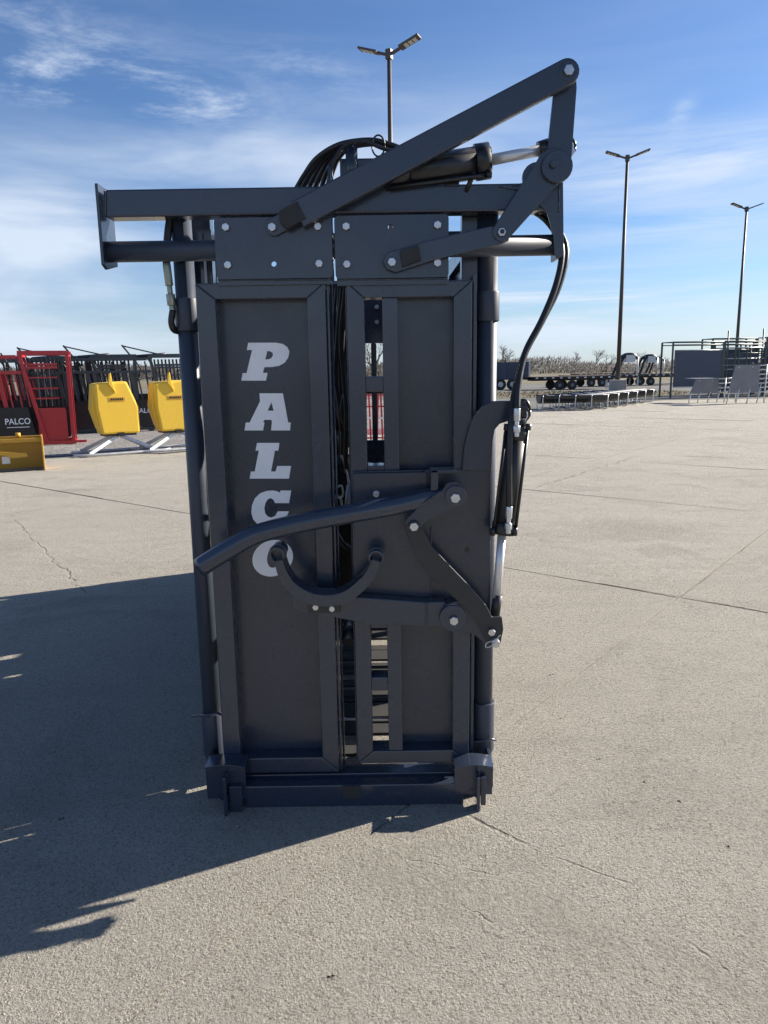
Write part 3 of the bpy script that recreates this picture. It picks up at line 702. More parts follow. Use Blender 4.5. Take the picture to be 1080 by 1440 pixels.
# link bar
b = B(); b.prism(pp([(570, 745), (572, 731), (583, 727), (593, 733), (597, 748), (607, 768), (630, 793), (661, 825), (684, 852), (692, 868), (706, 868), (708, 885), (704, 905), (695, 911), (686, 905), (672, 880), (655, 855), (628, 832), (603, 810), (586, 785), (577, 765)], 2.40), 2.400, 2.413)
lb = add(b, 'link_bar', 'satin_dark', bev=.003)
bolt(691, 888, 2.398, .014, lb)
disc(696, 902, 2.375, 2.45, .0145, 'pivot_pin', 'zinc', lb, cz=2.40)
b = B(); b.tube(spline([W(704, 893, 2.37), W(696, 900, 2.37), W(685, 904, 2.37), W(683, 910, 2.37), W(690, 909, 2.37), W(700, 899, 2.37)], 5), .0018, 6); add(b, 'hitch_pin', 'zinc', lb, 0)
# lower arm
b = B(); a0_ = W(410, 838, 2.41); a1_ = W(640, 872, 2.41)
b.prism(pp([(410, 838), (478, 838), (600, 847), (626, 846), (626, 880), (600, 880), (520, 878), (412, 857)], 2.415), 2.415, 2.470)
lw = add(b, 'lower_arm', bev=.005)
disc(637, 869, 2.395, 2.484, .046, 'pivot_boss', parent=lw, cz=2.40)
bolt(638, 872, 2.392, .0165, lw)
b = B(); b.prism(pp([(618, 880), (620, 850), (652, 846), (668, 862), (690, 880), (700, 895), (697, 908), (685, 908), (665, 890), (640, 889)], 2.42), 2.417, 2.43); add(b, 'pivot_plate', 'panel_paint', lw)
b = B(); pbox(b, 433, 844, 478, 862, 2.398, 2.413); add(b, 'clamp_plate', 'satin_dark', lw)
bolt(444, 853, 2.398, .0115, lw); bolt(467, 855, 2.398, .0115, lw)
# U yoke with open tube ends
def Wv(x, y, Y): return W(x, y, Y)
path = spline([W(393, 786, 2.36), W(399, 805, 2.375), (W(412, 824, 2.385)), W(435, 838, 2.39), W(462, 842, 2.39), W(488, 836, 2.39), W(512, 817, 2.39), W(524, 800, 2.385), W(529, 786, 2.38)], 5)
b = B(); rings = []
for i, p in enumerate(path):
    t = (path[min(i + 1, len(path) - 1)] - path[max(i - 1, 0)]).normalized(); nrm = Vector((-t.z, 0, t.x)).normalized()
    hw = .014 + .006 * math.sin(PI * i / (len(path) - 1)); dp = .062
    rings.append([b.bm.verts.new(p + nrm * s1 * hw + Vector((0, s2 * dp, 0))) for s1, s2 in ((-1, -.4), (1, -.4), (1, 1), (-1, 1))])
for i in range(len(rings) - 1):
    for k in range(4): b.bm.faces.new((rings[i][k], rings[i][(k + 1) % 4], rings[i + 1][(k + 1) % 4], rings[i + 1][k]))
b.bm.faces.new(rings[0]); b.bm.faces.new(rings[-1])
yk = add(b, 'neck_yoke', bev=0.002)
for (px, py, Y) in ((389, 781, 2.352), (529, 785, 2.372)):
    p = W(px, py, Y); b = B(); n = 20; ro, ri = .0255, .0195; vs = []
    for (r_, y_) in ((ri, Y + .09), (ri, Y), (ro, Y), (ro, Y + .10)):
        vs.append([b.bm.verts.new((p.x + r_ * math.cos(2 * PI * k / n), y_, p.z + r_ * math.sin(2 * PI * k / n))) for k in range(n)])
    for i in range(3):
        for k in range(n): b.bm.faces.new((vs[i][k], vs[i][(k + 1) % n], vs[i + 1][(k + 1) % n], vs[i + 1][k])).smooth = i != 1
    add(b, 'tube_end', parent=yk, bev=0)
    b = B(); b.prism([(p.x + .030 * math.cos(2 * PI * k / n), p.z + (.030 if math.sin(2 * PI * k / n) > 0 else .030) * math.sin(2 * PI * k / n)) for k in range(n)], Y + .03, Y + .038); add(b, 'yoke_lug', parent=yk)
    b = B(); b.prism([(p.x + .020 * math.cos(2 * PI * k / n), p.z + .020 * math.sin(2 * PI * k / n)) for k in range(n)], Y + .07, Y + .08); add(b, 'tube_plug', 'black_paint', yk, 0)
# rubber stop seen between the doors
b = B(); b.tube([W(490, 903, 2.55), W(493, 872, 2.63)], .024, 18); add(b, 'rubber_stop', 'black_rubber', bev=0)
b = B(); b.tube([W(492, 885, 2.57), W(493, 850, 2.66)], .0255, 18); add(b, 'stop_sleeve', 'grey_paint', bev=0)

# ---- weld beads
def weld(pts, Y, parent=ch, r=.0032):
    rr = random.Random(len(pts) + int(pts[0][0])); w = []
    P = [W(x, y, Y) for x, y in pts]
    for i in range(len(P) - 1):
        n = max(2, int((P[i + 1] - P[i]).length / .006))
        for k in range(n): w.append(P[i].lerp(P[i + 1], k / n) + Vector((rr.gauss(0, .0004), 0, rr.gauss(0, .0004))))
    w.append(P[-1]); b = B(); b.tube(w, [r * rr.uniform(.7, 1.25) for _ in w], 6); add(b, 'weld_bead', parent=parent, bev=0)
weld([(650, 661), (691, 661)], 2.482); weld([(498, 664), (596, 662)], 2.484); weld([(306, 394), (462, 393)], 2.491); weld([(474, 393), (628, 392)], 2.491)
weld([(148, 304), (148, 266)], 2.502); weld([(786, 262), (786, 298)], 2.4975); weld([(600, 848), (600, 879)], 2.412); weld([(590, 712), (621, 690)], 2.384)
weld([(720, 262), (768, 251)], 2.4975); weld([(347, 1105), (640, 1101)], 2.4865 - .001); weld([(606, 742), (606, 842)], 2.475); weld([(503, 838), (600, 845)], 2.475)
# ---- hoses
def hose(pts, r=.0095, mat='black_rubber', label=None):
    b = B(); b.tube(spline(pts, 8), r, 10); return add(b, 'hydraulic_hose', mat, bev=0, smooth=True, label=label)
for k in range(6):
    dx = k * 7.5; dd = k * .03
    hose([W(415 + dx * 1.2, 268, 2.66 + dd), W(428 + dx, 246, 2.64 + dd), W(446 + dx * .8, 222, 2.62 + dd), W(478 + dx * .4, 203 + k * .8, 2.60 + dd), W(520 + dx * .2, 197 + k, 2.60 + dd), W(548, 203 + k * 1.2, 2.60 + dd), W(572, 212 + k * 1.2, 2.61 + dd)], .0085 + .0012 * (k % 2))
hose([W(467, 262, 2.56), W(466, 240, 2.56), W(474, 218, 2.56), W(490, 202, 2.56), W(515, 200, 2.56), W(536, 208, 2.56), W(553, 213, 2.56)], .006, 'black_rubber')
b = B(); b.tube([W(532 + 9 * math.cos(t), 205 + 15 * math.sin(t), 2.57) for t in [i * PI / 10 for i in range(21)]], .003, 6); add(b, 'cable_loop', 'black_rubber', bev=0)
hose([W(700, 288, 2.60), W(752, 298, 2.60), W(780, 325, 2.58), W(790, 355, 2.55), W(782, 400, 2.52), W(762, 450, 2.49), W(739, 495, 2.46), W(729, 540, 2.42), W(727, 576, 2.395)], .0105)
hose([W(690, 280, 2.64), W(762, 300, 2.62), W(789, 330, 2.60), W(796, 360, 2.57), W(785, 405, 2.54), W(762, 452, 2.51), W(737, 500, 2.48), W(724, 550, 2.44), W(718, 600, 2.40), W(716, 660, 2.39), W(716, 714, 2.39)], .0105)
hose([W(752, 300, 2.56), W(768, 310, 2.56), W(784, 335, 2.56)], .004)
hose([W(240, 300, 2.58), W(236, 330, 2.57), W(234, 365, 2.56), W(235, 378, 2.56)], .0125)
fitting((234, 370), (243, 440), 2.56, ch, 'brass', .013)
b = B(); b.tube(spline([W(243, 436, 2.56), W(241, 452, 2.56), W(244, 463, 2.57), W(251, 466, 2.60)], 5), .011, 10); add(b, 'hose_elbow', 'black_rubber', bev=0)
rr = random.Random(5)
for k in range(12):
    x0 = 464 + k * 2.0 + rr.uniform(-1, 1); Y = 2.72 + rr.uniform(0, .35); sag = rr.uniform(600, 650)
    hose([W(x0 + 6, 400, Y), W(x0 + 2 + rr.uniform(-3, 3), 470, Y), W(x0 + rr.uniform(-7, 6), 530, Y), W(x0 + rr.uniform(-6, 9), 580, Y - .02), W(x0 + 8 + rr.uniform(-2, 5), sag, Y), W(x0 + 12, sag + 10, Y + .06), W(x0 + 15, 600, Y + .12)], .0088)
hose([W(480, 640, 2.75), W(488, 665, 2.75), W(492, 690, 2.72), W(493, 720, 2.72)], .004, 'zinc')
b = B(); b.tube([W(492, 682, 2.72), W(491, 722, 2.72)], [.012, .022], 14); add(b, 'grease_cup', 'galv', bev=0)
b = B(); b.tube(spline([W(470, 688, 2.66), W(480, 683, 2.66), W(482, 697, 2.66), W(472, 700, 2.66)], 4), .0045, 6); b.tube(spline([W(466, 695, 2.68), W(478, 700, 2.68), W(481, 716, 2.68)], 4), .006, 6); add(b, 'shackle', 'zinc', bev=0)
hose([W(470, 745, 2.7), W(482, 765, 2.72), W(500, 776, 2.74)], .012, 'grey_paint')

# ---- body behind the headgate
YE = 6.05; xL = -0.60; xR = 0.335
for x in (xL, xR):
    for za, zb3 in ((1.96, 2.03), (.03, .10), (1.02, 1.08)):
        b = B(); b.box((x - .028, 2.645, za), (x + .028, YE, zb3)); add(b, 'side_rail', bev=0)
for x in (xL, xR):
    for y in (3.45, 4.35, 5.2, YE): 
        b = B(); b.box((x - .03, y - .03, .101), (x + .03, y + .03, 1.959)); add(b, 'side_post', bev=0)
    for k in range(24 if x < 0 else 0):
        y = 2.80 + k * .137
        b = B(); b.box((x - .012, y - .028, 1.085), (x + .012, y + .028, 1.955)); add(b, 'drop_bar', bev=0)
# side sheets, each cut by the sun slits that show in the shadow
HOLES = {1: [(3.38, 3.49, .845, .915), (4.70, 4.98, 1.19, 1.23), (5.00, 5.12, 1.27, 1.32), (3.9, 4.2, .36, .385)],
         -1: [(2.90, 3.06, .345, .385), (2.92, 3.05, .395, .425), (4.28, 4.36, .70, .74), (4.60, 4.67, .77, .83)]}
def cut(rects, h):
    out = []
    for (y0, y1, z0, z1) in rects:
        a0, a1, c0, c1 = max(y0, h[0]), min(y1, h[1]), max(z0, h[2]), min(z1, h[3])
        if a0 >= a1 or c0 >= c1: out.append((y0, y1, z0, z1)); continue
        if a0 > y0: out.append((y0, a0, z0, z1))
        if a1 < y1: out.append((a1, y1, z0, z1))
        if c0 > z0: out.append((a0, a1, z0, c0))
        if c1 < z1: out.append((a0, a1, c1, z1))
    return out
def sidesheets(x, bands, seed, ys):
    rr = random.Random(seed)
    for (z0, z1) in bands:
        y = ys
        while y < YE - .1:
            y1 = min(YE - .04, y + rr.choice((.55, .8, 1.0)))
            rc = [(y, y1, z0, z1)]
            for h in HOLES[1 if x > 0 else -1]: rc = cut(rc, h)
            b = B()
            for q in rc: b.box((x - .006, q[0], q[2]), (x + .006, q[1], q[3]))
            add(b, 'side_panel', bev=0); y = y1
sidesheets(xR, [(.235, .36), (.36, .62), (.62, 1.018), (1.085, 1.50), (1.50, 1.958)], 1, 3.10)
for z0, z1 in ((.235, .50), (.50, 1.018), (1.085, 1.958)):
    b = B(); b.box((xR - .006, 2.66, z0), (xR + .006, 3.01, z1)); add(b, 'side_panel', bev=0)
sidesheets(xL, [(.14, .42), (.42, 1.018)], 2, 2.70)
for z0, z1 in ((.235, .30), (.39, 2.02)):
    b = B(); b.box((xL - .012, 2.634, z0), (xL + .0, 2.70, z1)); add(b, 'sun_mask_strip', bev=0)  # unseen strips added to break the sunlight into short dashes
for y in (2.9, 4.35, YE - .02):
    b = B(); b.box((xL + .031, y - .04, 1.97), (xR - .031, y + .04, 2.05)); add(b, 'cross_beam', bev=0)
b = B(); b.box((xL + .04, 3.60, 1.68), (xR - .04, 3.612, 1.95)); add(b, 'header_plate', bev=0)
for (px, py) in ((530, 432), (530, 453), (482, 432), (482, 452)):
    bolt(px, py, 3.60, .012)
# centre frame bars and tail gate
for px in (456, 489, 526, 552, 572):
    x = W(px, 520, 3.65).x
    b = B(); b.box((x - .013, 3.64, .95), (x + .013, 3.665, 1.68)); add(b, 'centre_bar', bev=0)
b = B(); b.box((xL + .04, 3.66, .90), (xR - .04, 3.70, .96)); b.box((xL + .04, 3.67, 1.44), (xR - .04, 3.70, 1.50)); add(b, 'centre_rail', bev=0)
b = B(); b.box((xL + .04, YE - .05, .62), (xR - .04, YE - .03, 1.0)); add(b, 'tail_panel', bev=0)
for k in range(5):
    z = .15 + k * .105
    b = B(); b.box((xL + .04, YE - .05, z), (xR - .04, YE - .02, z + .045)); add(b, 'tail_slat', bev=0)
for k in range(6):
    x = xL + .1 + k * .145
    b = B(); b.box((x - .014, YE - .05, 1.0), (x + .014, YE - .02, 1.96)); add(b, 'tail_bar', bev=0)
for k in range(20):
    y = 2.80 + k * .165 + random.uniform(-.02, .02)
    b = B(); b.box((xL + .04, y, .002), (xR - .04, y + random.choice((.07, .10, .13)), .012)); add(b, 'floor_slat', 'tyre', bev=0)
b = B(); b.box((-.26, 3.20, .42), (-.055, 3.21, 1.16)); add(b, 'shade_panel', 'black_paint', bev=0)  # black sheets added to stand in for the darkness inside the chute
b = B(); b.box((-.10, 3.35, .50), (.02, 3.37, .88)); add(b, 'shade_panel', 'black_paint', bev=0)
b = B(); b.box((xL + .1, 3.9, .30), (-.22, 3.92, 1.2)); add(b, 'shade_panel', 'black_paint', bev=0)
for z in (.10, .22, .38, .52):
    b = B(); b.tube([(xL + .04, 3.1 + z * .4, z), (xR - .04, 3.1 + z * .4, z)], .008, 8); add(b, 'inner_rod', 'satin_dark', bev=0)
b = B(); b.tube([(xL + .04, 2.78, .17), (xR - .04, 2.78, .17)], .0055, 8); add(b, 'threaded_rod', 'zinc', bev=0)

# ================================================================ BACKGROUND, LEFT
def small_chute(name, label, paint_, loc, rz, panel_mat, tri=True, scale=1.0, group=None, text=True, foot=False):
    t = thing(name, label, 'squeeze chute', loc, rz, group)
    def A(b, n, m=paint_, par=t): return b.build(n, m, par)
    D = .80
    for y in (0, D):
        b = B()
        b.bar((-.58, y, 2.04), (.62, y, 2.04), .07, .09); b.bar((-.55, y, 2.02), (-.10, y, .06), .085); b.bar((.56, y, 2.02), (.54, y, .04), .085); b.bar((-.25, y, .05), (.60, y, .05), .07, .08)
        A(b, 'end_frame')
        for z in (1.79, 1.72): 
            b = B(); b.bar((-.48 + (2 - z) * .2, y + .03, z), (.30, y + .03, z), .045, .05); A(b, 'rung')
        for z in (1.50, 1.26, 1.04):
            b = B(); b.bar((-.55 + (2.04 - z) * .23, y + .03, z), (.28, y + .03, z), .03); A(b, 'rung')
        b = B(); b.box((-.26, y + .02, .10), (.42, y + .04, .80)); b.bar((-.27, y + .02, .80), (.40, y + .02, .80), .05); A(b, 'lower_panel')
        for xq, zq in ((-.62, 1.96), (-.53, 1.62), (-.30, .06)):
            b = B(); b.bar((-3.2, y, zq), (xq, y, zq), .06, .07); A(b, 'side_rail')
        for k in range(15):
            x = -3.1 + k * .185 + (.03 if k % 3 else 0); w = .10 if k % 5 < 2 else .03
            b = B(); b.bar((x - .02, y + .02, 1.6), (x + .08, y + .02, .86), w, .02, (0, 1, 0)); A(b, 'side_bar')
    b = B(); b.prism([(-3.2, .12), (-.30, .12), (-.46, .86), (-3.2, .86)], -.05, -.03); pn = A(b, 'side_sheet', panel_mat)
    if text:
        text_mesh('lettering', 'PALCO', .185, 'white_decal', pn, (-.72, -.055, .55))
        if foot:
            b = B(); b.box((-.98, -.056, .42), (-.46, -.053, .435)); A(b, 'lettering_line', 'white_decal', pn)
    for x in (-3.1, -2.1, -1.1, -.5, .58):
        for zq in (1.98, .06):
            b = B(); b.bar((x, .04, zq), (x, D - .04, zq), .05); A(b, 'cross_member')
    for k in range(7):
        b = B(); b.tube([(-2.9 + k * .38, .4, 2.0 + .05 * (k % 2)), (-2.7 + k * .38, .5, 1.7), (-2.8 + k * .38, .5, 1.35)], .02, 6); A(b, 'hydraulic_hose', 'black_rubber')
    for k in range(3):
        b = B(); b.bar((-.2 + k * .14, .5, 1.75), (-.2 + k * .14, .5, .85), .016); A(b, 'ratchet_bar', 'grey_sheet')
    for k in range(9):
        b = B(); b.bar((-.42 + k * .1, .62, 1.95), (-.36 + k * .1, .62, .82), .05); A(b, 'inner_bar', 'black_paint')
    b = B(); b.box((-3.15, D - .06, .12), (.45, D - .04, 1.0)); A(b, 'back_sheet', 'black_paint')
    for k in range(9):
        b = B(); b.bar((-3.0 + k * .29, .4, 1.9), (-2.93 + k * .29, .45, .9), .04 if k % 3 else .09, .03); A(b, 'inner_bar', 'black_paint')
    if tri:
        b = B(); b.bar((-1.25, .3, 2.32), (-.15, .3, 2.05), .035); b.bar((-1.25, .3, 2.34), (-1.0, .3, 2.0), .045); A(b, 'lifting_arm')
        b = B(); b.tube([(-.9, .3, 2.02), (-.1, .3, 2.08)], .05, 8); A(b, 'hydraulic_cylinder', 'black_paint')
    if foot:
        b = B(); b.bar((.58, .0, .06), (.85, -.02, .06), .08, .05); A(b, 'foot')
    return t
p = G(78, 624)
small_chute('squeeze_chute', 'bright red squeeze chute with black lower side sheet at the left edge', 'red_paint', (-7.50, 16.75, .02), R(20), 'black_paint', False, foot=True).scale = (.88, 1, 1)
for (px, Y, lb_) in ((163, 20.6, 'dark grey chute with folded lifting arm, between the red chute and first yellow feeder'), (243, 20.9, 'dark grey chute with lifting arm, behind the second yellow feeder beside the big headgate')):
    small_chute('squeeze_chute', lb_, 'far_grey', (W(px, 560, Y).x, Y, .02), R(17), 'black_paint', True, group='dark chutes lined up on the gravel')
small_chute('squeeze_chute', 'dark grey chute standing behind the red chute, its bent arm above the red frame', 'far_grey', (W(84, 560, 21.5).x + .3, 21.4, .02), R(17), 'black_paint', True, group='dark chutes lined up on the gravel')
# red stock rack seen through the slots
t = thing('rack', 'red tubular stock rack glimpsed through the headgate slots', 'rack', (-.45, 15.0, .0))
for k in range(14):
    b = B(); b.bar((-.75 + k * .12, 0, .1), (-.75 + k * .12 + (.04 if k % 2 else -.03), .05 * (k % 3), 1.1), .035); b.build('upright_bar', 'red_paint', t)
for z in (.1, .22, .62, .85, 1.08):
    b = B(); b.bar((-.8, 0, z), (.9, 0, z), .03); b.build('cross_bar', 'red_paint' if z != .62 else 'white_steel', t)
b = B(); b.box((-.8, .12, .27), (.9, .14, .40)); b.build('sheet', 'white_steel', t)

def feeder(px_c, Y, sc, label, rz=0):
    t = thing('mineral_feeder', label, 'feeder', (W(px_c, 600, Y).x, Y, 0), rz, 'yellow feeders on steel stands')
    def A(b, n, m='yellow', par=t, bev=0): return b.build(n, m, par, None, bev)
    z0 = .40
    # front shell, wider at its waist, tapering up and down
    prof = [(-.33, 0), (.36, 0), (.375, .04), (.38, .52), (.20, 1.0), (.17, 1.03), (-.38, 1.0), (-.40, .96), (-.40, .50)]
    b = B(); b.prism([(x, z + z0) for x, z in prof], -.20, .22); bd = A(b, 'bin', bev=.045)
    b = B(); b.prism([(x, z + z0) for x, z in [(-.40, .98), (-.35, 1.0), (-.33, .52), (-.34, .1), (-.36, .13), (-.455, .50)]], -.10, .20); A(b, 'side_flap', par=bd, bev=.012)
    b = B(); b.prism([(x, z + z0) for x, z in [(-.16, .98), (-.13, 1.18), (-.10, 1.2), (-.08, 1.02), (-.04, .80)]], -.235, -.18); A(b, 'top_fin', par=bd, bev=.012)
    b = B(); b.box((-.16, -.206, z0 + .645), (.13, -.201, z0 + .725)); pl = A(b, 'name_plate', 'yellow_steel', bd)
    for k in range(6):
        b = B(); b.box((-.13 + k * .04, -.210, z0 + .665), (-.105 + k * .04, -.206, z0 + .705)); A(b, 'plate_mark', 'black_paint', pl)
    b = B(); b.box((-.28, -.19, z0 - .035), (.30, .20, z0 - .002)); A(b, 'bin_floor', 'black_paint')
    b = B(); b.box((-.06, -.24, z0 - .04), (.06, -.20, z0 + .03)); A(b, 'latch', 'black_paint')
    for s in (-1, 1):
        b = B(); b.bar((s * .05, -.12, z0 - .04), (s * .62, -.35, .06), .06, .05, (0, 1, 0)); A(b, 'leg', 'galv')
        b = B(); b.bar((s * .05, .12, z0 - .04), (s * .62, .35, .06), .06, .05, (0, 1, 0)); A(b, 'leg', 'galv')
    b = B(); b.tube(spline([(-.85, -.15, .04), (-.7, -.38, .04), (0, -.42, .04), (.7, -.38, .04), (.92, -.2, .04)], 4), .027, 8); A(b, 'base_ring', 'galv')
    b = B(); b.tube([(-.8, .35, .04), (.85, .35, .04)], .03, 8); A(b, 'base_ring', 'galv')
    return t
feeder(165, 14.9, 1, 'yellow feeder bin on a low steel stand, nearer to the red chute', R(35)).scale = (1.06, 1, 1)
feeder(246, 15.5, 1, 'yellow feeder bin on a low steel stand, half hidden by the big chute corner post', R(34)).scale = (1.06, 1, 1)
# yellow box blade bottom left
t = thing('snow_pusher', 'weathered yellow snow pusher box lying open on the concrete at the left edge', 'snow pusher', (G(60, 662).x - .02, G(60, 662).y + .1, 0), R(24))
b = B(); b.prism([(0, 0), (-2.2, 0), (-2.2, .54), (0, .54)], .50, .52); b.build('back_plate', 'yellow_steel', t)
b = B()
pr = [(-.04, .0), (.54, .0), (.56, .50), (.30, .58), (.04, .56)]
a = [b.bm.verts.new((0, y, z)) for y, z in pr]; c = [b.bm.verts.new((.02, y, z)) for y, z in pr]
b.bm.faces.new(a); b.bm.faces.new(c[::-1])
for i in range(5): b.bm.faces.new((a[i], c[i], c[(i + 1) % 5], a[(i + 1) % 5]))
b.build('side_plate', 'yellow_steel', t)
for z, y in ((.50, .18), (.53, .36)):
    b = B(); b.bar((-2.2, y, z), (-.001, y, z), .06); b.build('cross_tube', 'yellow_steel', t)
b = B(); b.prism([(-1.1, .38), (-.25, .30), (-.22, .24), (-.45, .22), (-.6, .28), (-1.1, .26)], .02, .06); b.build('hitch_plate', 'yellow_steel', t)
b = B(); b.box((-.62, .10, .13), (-.50, .13, .25)); b.build('label_plate', 'white_steel', t)
b = B(); b.tube([(-.35, .3, .55), (-.35, .3, .62)], .04, 8); b.build('lift_pin', 'yellow_steel', t)
b = B(); b.box((-2.2, -.04, .0), (-.001, .02, .03)); b.build('cutting_edge', 'satin_dark', t)

# ================================================================ BACKGROUND, RIGHT
def light_pole(px, Yp, hh, label, rz, block=False):
    x = W(px, 530, Yp).x
    t = thing('street_lamp', label, 'light pole', (x, Yp, 0), rz, 'twin headed lamp poles over the yard')
    b = B(); b.tube([(0, 0, 0.0), (0, 0, hh)], [.15, .09], 8); b.build('pole', 'pole', t)
    b = B(); b.box((-.12, -.12, hh - .25), (.12, .12, hh + .12)); b.build('pole_top', 'pole', t)
    for s in (-1, 1):
        b = B(); b.bar((s * .12, 0, hh - .05), (s * .55, 0, hh + .10), .10); am = b.build('lamp_arm', 'pole', t)
        b = B(); b.bar((s * .5, 0, hh + .09), (s * 1.35, 0, hh + .38), .42, .08); hd_ = b.build('lamp_head', 'pole', t)
        for k in range(3):
            u0_ = .25 + .22 * k
            b = B(); b.bar((s * (.5 + .85 * u0_), 0, hh + .09 + .29 * u0_ - .045), (s * (.5 + .85 * (u0_ + .17)), 0, hh + .09 + .29 * (u0_ + .17) - .045), .34, .02); b.build('lamp_lens', 'led', hd_)
    if block:
        b = B(); b.box((-.5, -.5, 0), (.5, .5, .72)); b.build('base_block', 'block', t, None, .04)
    return t
light_pole(553, 33.5, Z(553, 74, 33.5), 'lamp pole with two heads rising behind the lifting arm', R(-25))
light_pole(869, 50.5, Z(884, 221, 50.5), 'lamp pole on a pale concrete block, between the hose and the corral wall', R(-8), True)
light_pole(1033, 66, Z(1046, 293, 66), 'slim lamp pole rising behind the corral panels, rightmost of the poles', R(5))

# feed bunks
def bunk(label, loc, rz, ln=2.6, nleg=5):
    t = thing('feed_bunk', label, 'feed bunk', loc, rz, 'feed bunks standing in a staggered row')
    n = 8; out = [( .34 * math.cos(PI + PI * k / n), .52 + .34 * math.sin(PI + PI * k / n) * .85) for k in range(n + 1)]
    inn = [(.32 * math.cos(PI + PI * k / n), .53 + .32 * math.sin(PI + PI * k / n) * .85) for k in range(n + 1)][::-1]
    b = B(); pr = out + inn
    a = [b.bm.verts.new((0, y, z)) for y, z in pr]; c = [b.bm.verts.new((ln, y, z)) for y, z in pr]
    for i in range(len(pr)): b.bm.faces.new((a[i], c[i], c[(i + 1) % len(pr)], a[(i + 1) % len(pr)]))
    for (x_, lst) in ((0, a), (ln, c)): b.bm.faces.new(lst[:n + 1])
    b.build('trough', 'black_rubber', t)
    for yq in (-.34, .34):
        b = B(); b.tube([(0, yq, .53), (ln, yq, .53)], .016, 6); b.build('rim', 'blue_sheet', t)
    for k in range(4):
        b = B(); b.box((.2 + k * .62, -.38, .535), (.5 + k * .62, -.33, .55)); b.build('rim_clip', 'white_steel', t)
    for k in range(nleg):
        x = .06 + k * (ln - .12) / (nleg - 1)
        b = B(); b.tube(spline([(x, -.36, .53), (x, -.34, .12), (x, -.26, .02), (x, .26, .02), (x, .34, .12), (x, .36, .53)], 3), .022, 6); b.build('leg', 'galv', t)
    return t
bx0 = G(760, 578)
names = ['nearest feed bunk, long dark trough on pale pipe legs at the left of the row', 'second feed bunk from the left, tucked behind the nearest one', 'third feed bunk from the left in the staggered row', 'fourth feed bunk from the left in the staggered row', 'fifth feed bunk from the left, below the concrete block of the pole', 'sixth feed bunk, at the right end of the row near the corral wall']
bx0 = bx0 + Vector((0, .4, 0))
for k in range(6):
    bunk(names[k], (bx0.x + k * .72, bx0.y + k * 1.0, .02), R(5 + k * 1.2))

# trailers
def trailer(name, label, loc, rz, ln=9.0, arch='galv', deck='wood'):
    t = thing(name, label, 'trailer', loc, rz, 'flatbed trailers parked beyond the yard')
    for k in range(int(ln / .45)):
        b = B(); b.box((k * .45, -1.1, .92), (k * .45 + .40, 1.1, .97)); b.build('deck_plank', deck, t)
    b = B(); b.box((0, -1.16, .78), (ln, -1.06, .95)); b.box((0, 1.06, .78), (ln, 1.16, .95)); b.box((0, -.5, .66), (ln, -.4, .9)); b.box((0, .4, .66), (ln, .5, .9)); b.build('frame', 'black_paint', t)
    for k in range(int(ln / .6)):
        b = B(); b.box((.1 + k * .6, -1.19, .82), (.28 + k * .6, -1.165, .92)); b.build('stake_pocket', 'white_steel', t)
    for x in (ln * .30, ln * .30 + .95):
        for y in (-1.0, 1.0):
            b = B(); b.tube([(x, y - .11, .34), (x, y + .11, .34)], .34, 16); w = b.build('wheel', 'tyre', t)
            s = -1 if y < 0 else 1
            b = B(); b.tube([(x, y + s * .10, .34), (x, y + s * .115, .34)], .13, 12); b.build('rim', 'grey_sheet', w)
    b = B(); b.box((ln * .30 - .5, -1.14, .80), (ln * .30 + 1.45, -.84, .86)); b.build('mudguard', 'black_paint', t)
    b = B()
    for y in (-.35, .35): b.tube(spline([(ln, y, .85), (ln + .25, y, 1.4), (ln + .5, y * .9, 2.1), (ln + .9, y * .6, 2.45), (ln + 1.4, y * .4, 2.45), (ln + 1.75, 0, 2.2)], 4), .11, 8)
    b.build('gooseneck', 'black_paint', t)
    b = B(); b.tube([(ln + 1.8, 0, 2.3), (ln + 1.8, 0, .9)], .09, 8); b.build('coupler', arch, t)
    b = B(); b.box((ln + .75, -.4, 1.9), (ln + 1.45, .4, 2.42)); b.build('tool_box', arch, t)
    b = B(); b.box((ln - .3, -.7, 0.02), (ln - .18, -.58, .8)); b.box((ln - .3, .58, 0.02), (ln - .18, .7, .8)); b.build('jack_leg', 'galv', t)
    return t
trailer('flatbed_trailer', 'flatbed trailer with white gooseneck, leftmost one beyond the grass', (10.8, 55, 0), R(6), 6.4, 'white_steel')
trailer('flatbed_trailer', 'flatbed trailer with arched neck standing between the first gooseneck and the lamp pole', (15.0, 62, 0), R(10), 6.5)
trailer('flatbed_trailer', 'flatbed trailer whose gooseneck stands just right of the lamp pole', (19.8, 64, 0), R(4), 6.0)
trailer('flatbed_trailer', 'flatbed trailer with gooseneck close to the corral wall, rightmost of the row', (25.5, 68, 0), R(2), 6.0, 'black_paint')
trailer('flatbed_trailer', 'low flatbed trailer further back, seen over the nearer decks', (20.0, 78, 0), R(8), 8.0, 'white_steel')
# dark box trailer by the headgate pipe
t = thing('box_trailer', 'dark high sided dump trailer beside the grey corner post, in front of the bare tree', 'trailer', (G(717, 546).x - 2.6, 57, 0), R(0))
b = B(); b.box((0, -1, .75), (3.1, 1, 2.05)); b.build('box', 'blue_sheet', t, None, .02)
b = B(); b.box((3.1, -1.02, .72), (3.22, 1.02, 2.1)); b.build('tailgate', 'galv', t)
for k in range(5):
    b = B(); b.box((.3 + k * .6, -1.05, .76), (.38 + k * .6, -1.002, 2.04)); b.build('side_stake', 'blue_sheet', t)
for x in (1.0, 1.9):
    b = B(); b.tube([(x, -1.15, .42), (x, -.9, .42)], .42, 16); w = b.build('wheel', 'tyre', t)
    b = B(); b.tube([(x, -1.18, .42), (x, -1.14, .42)], .2, 12); b.build('rim', 'galv', w)

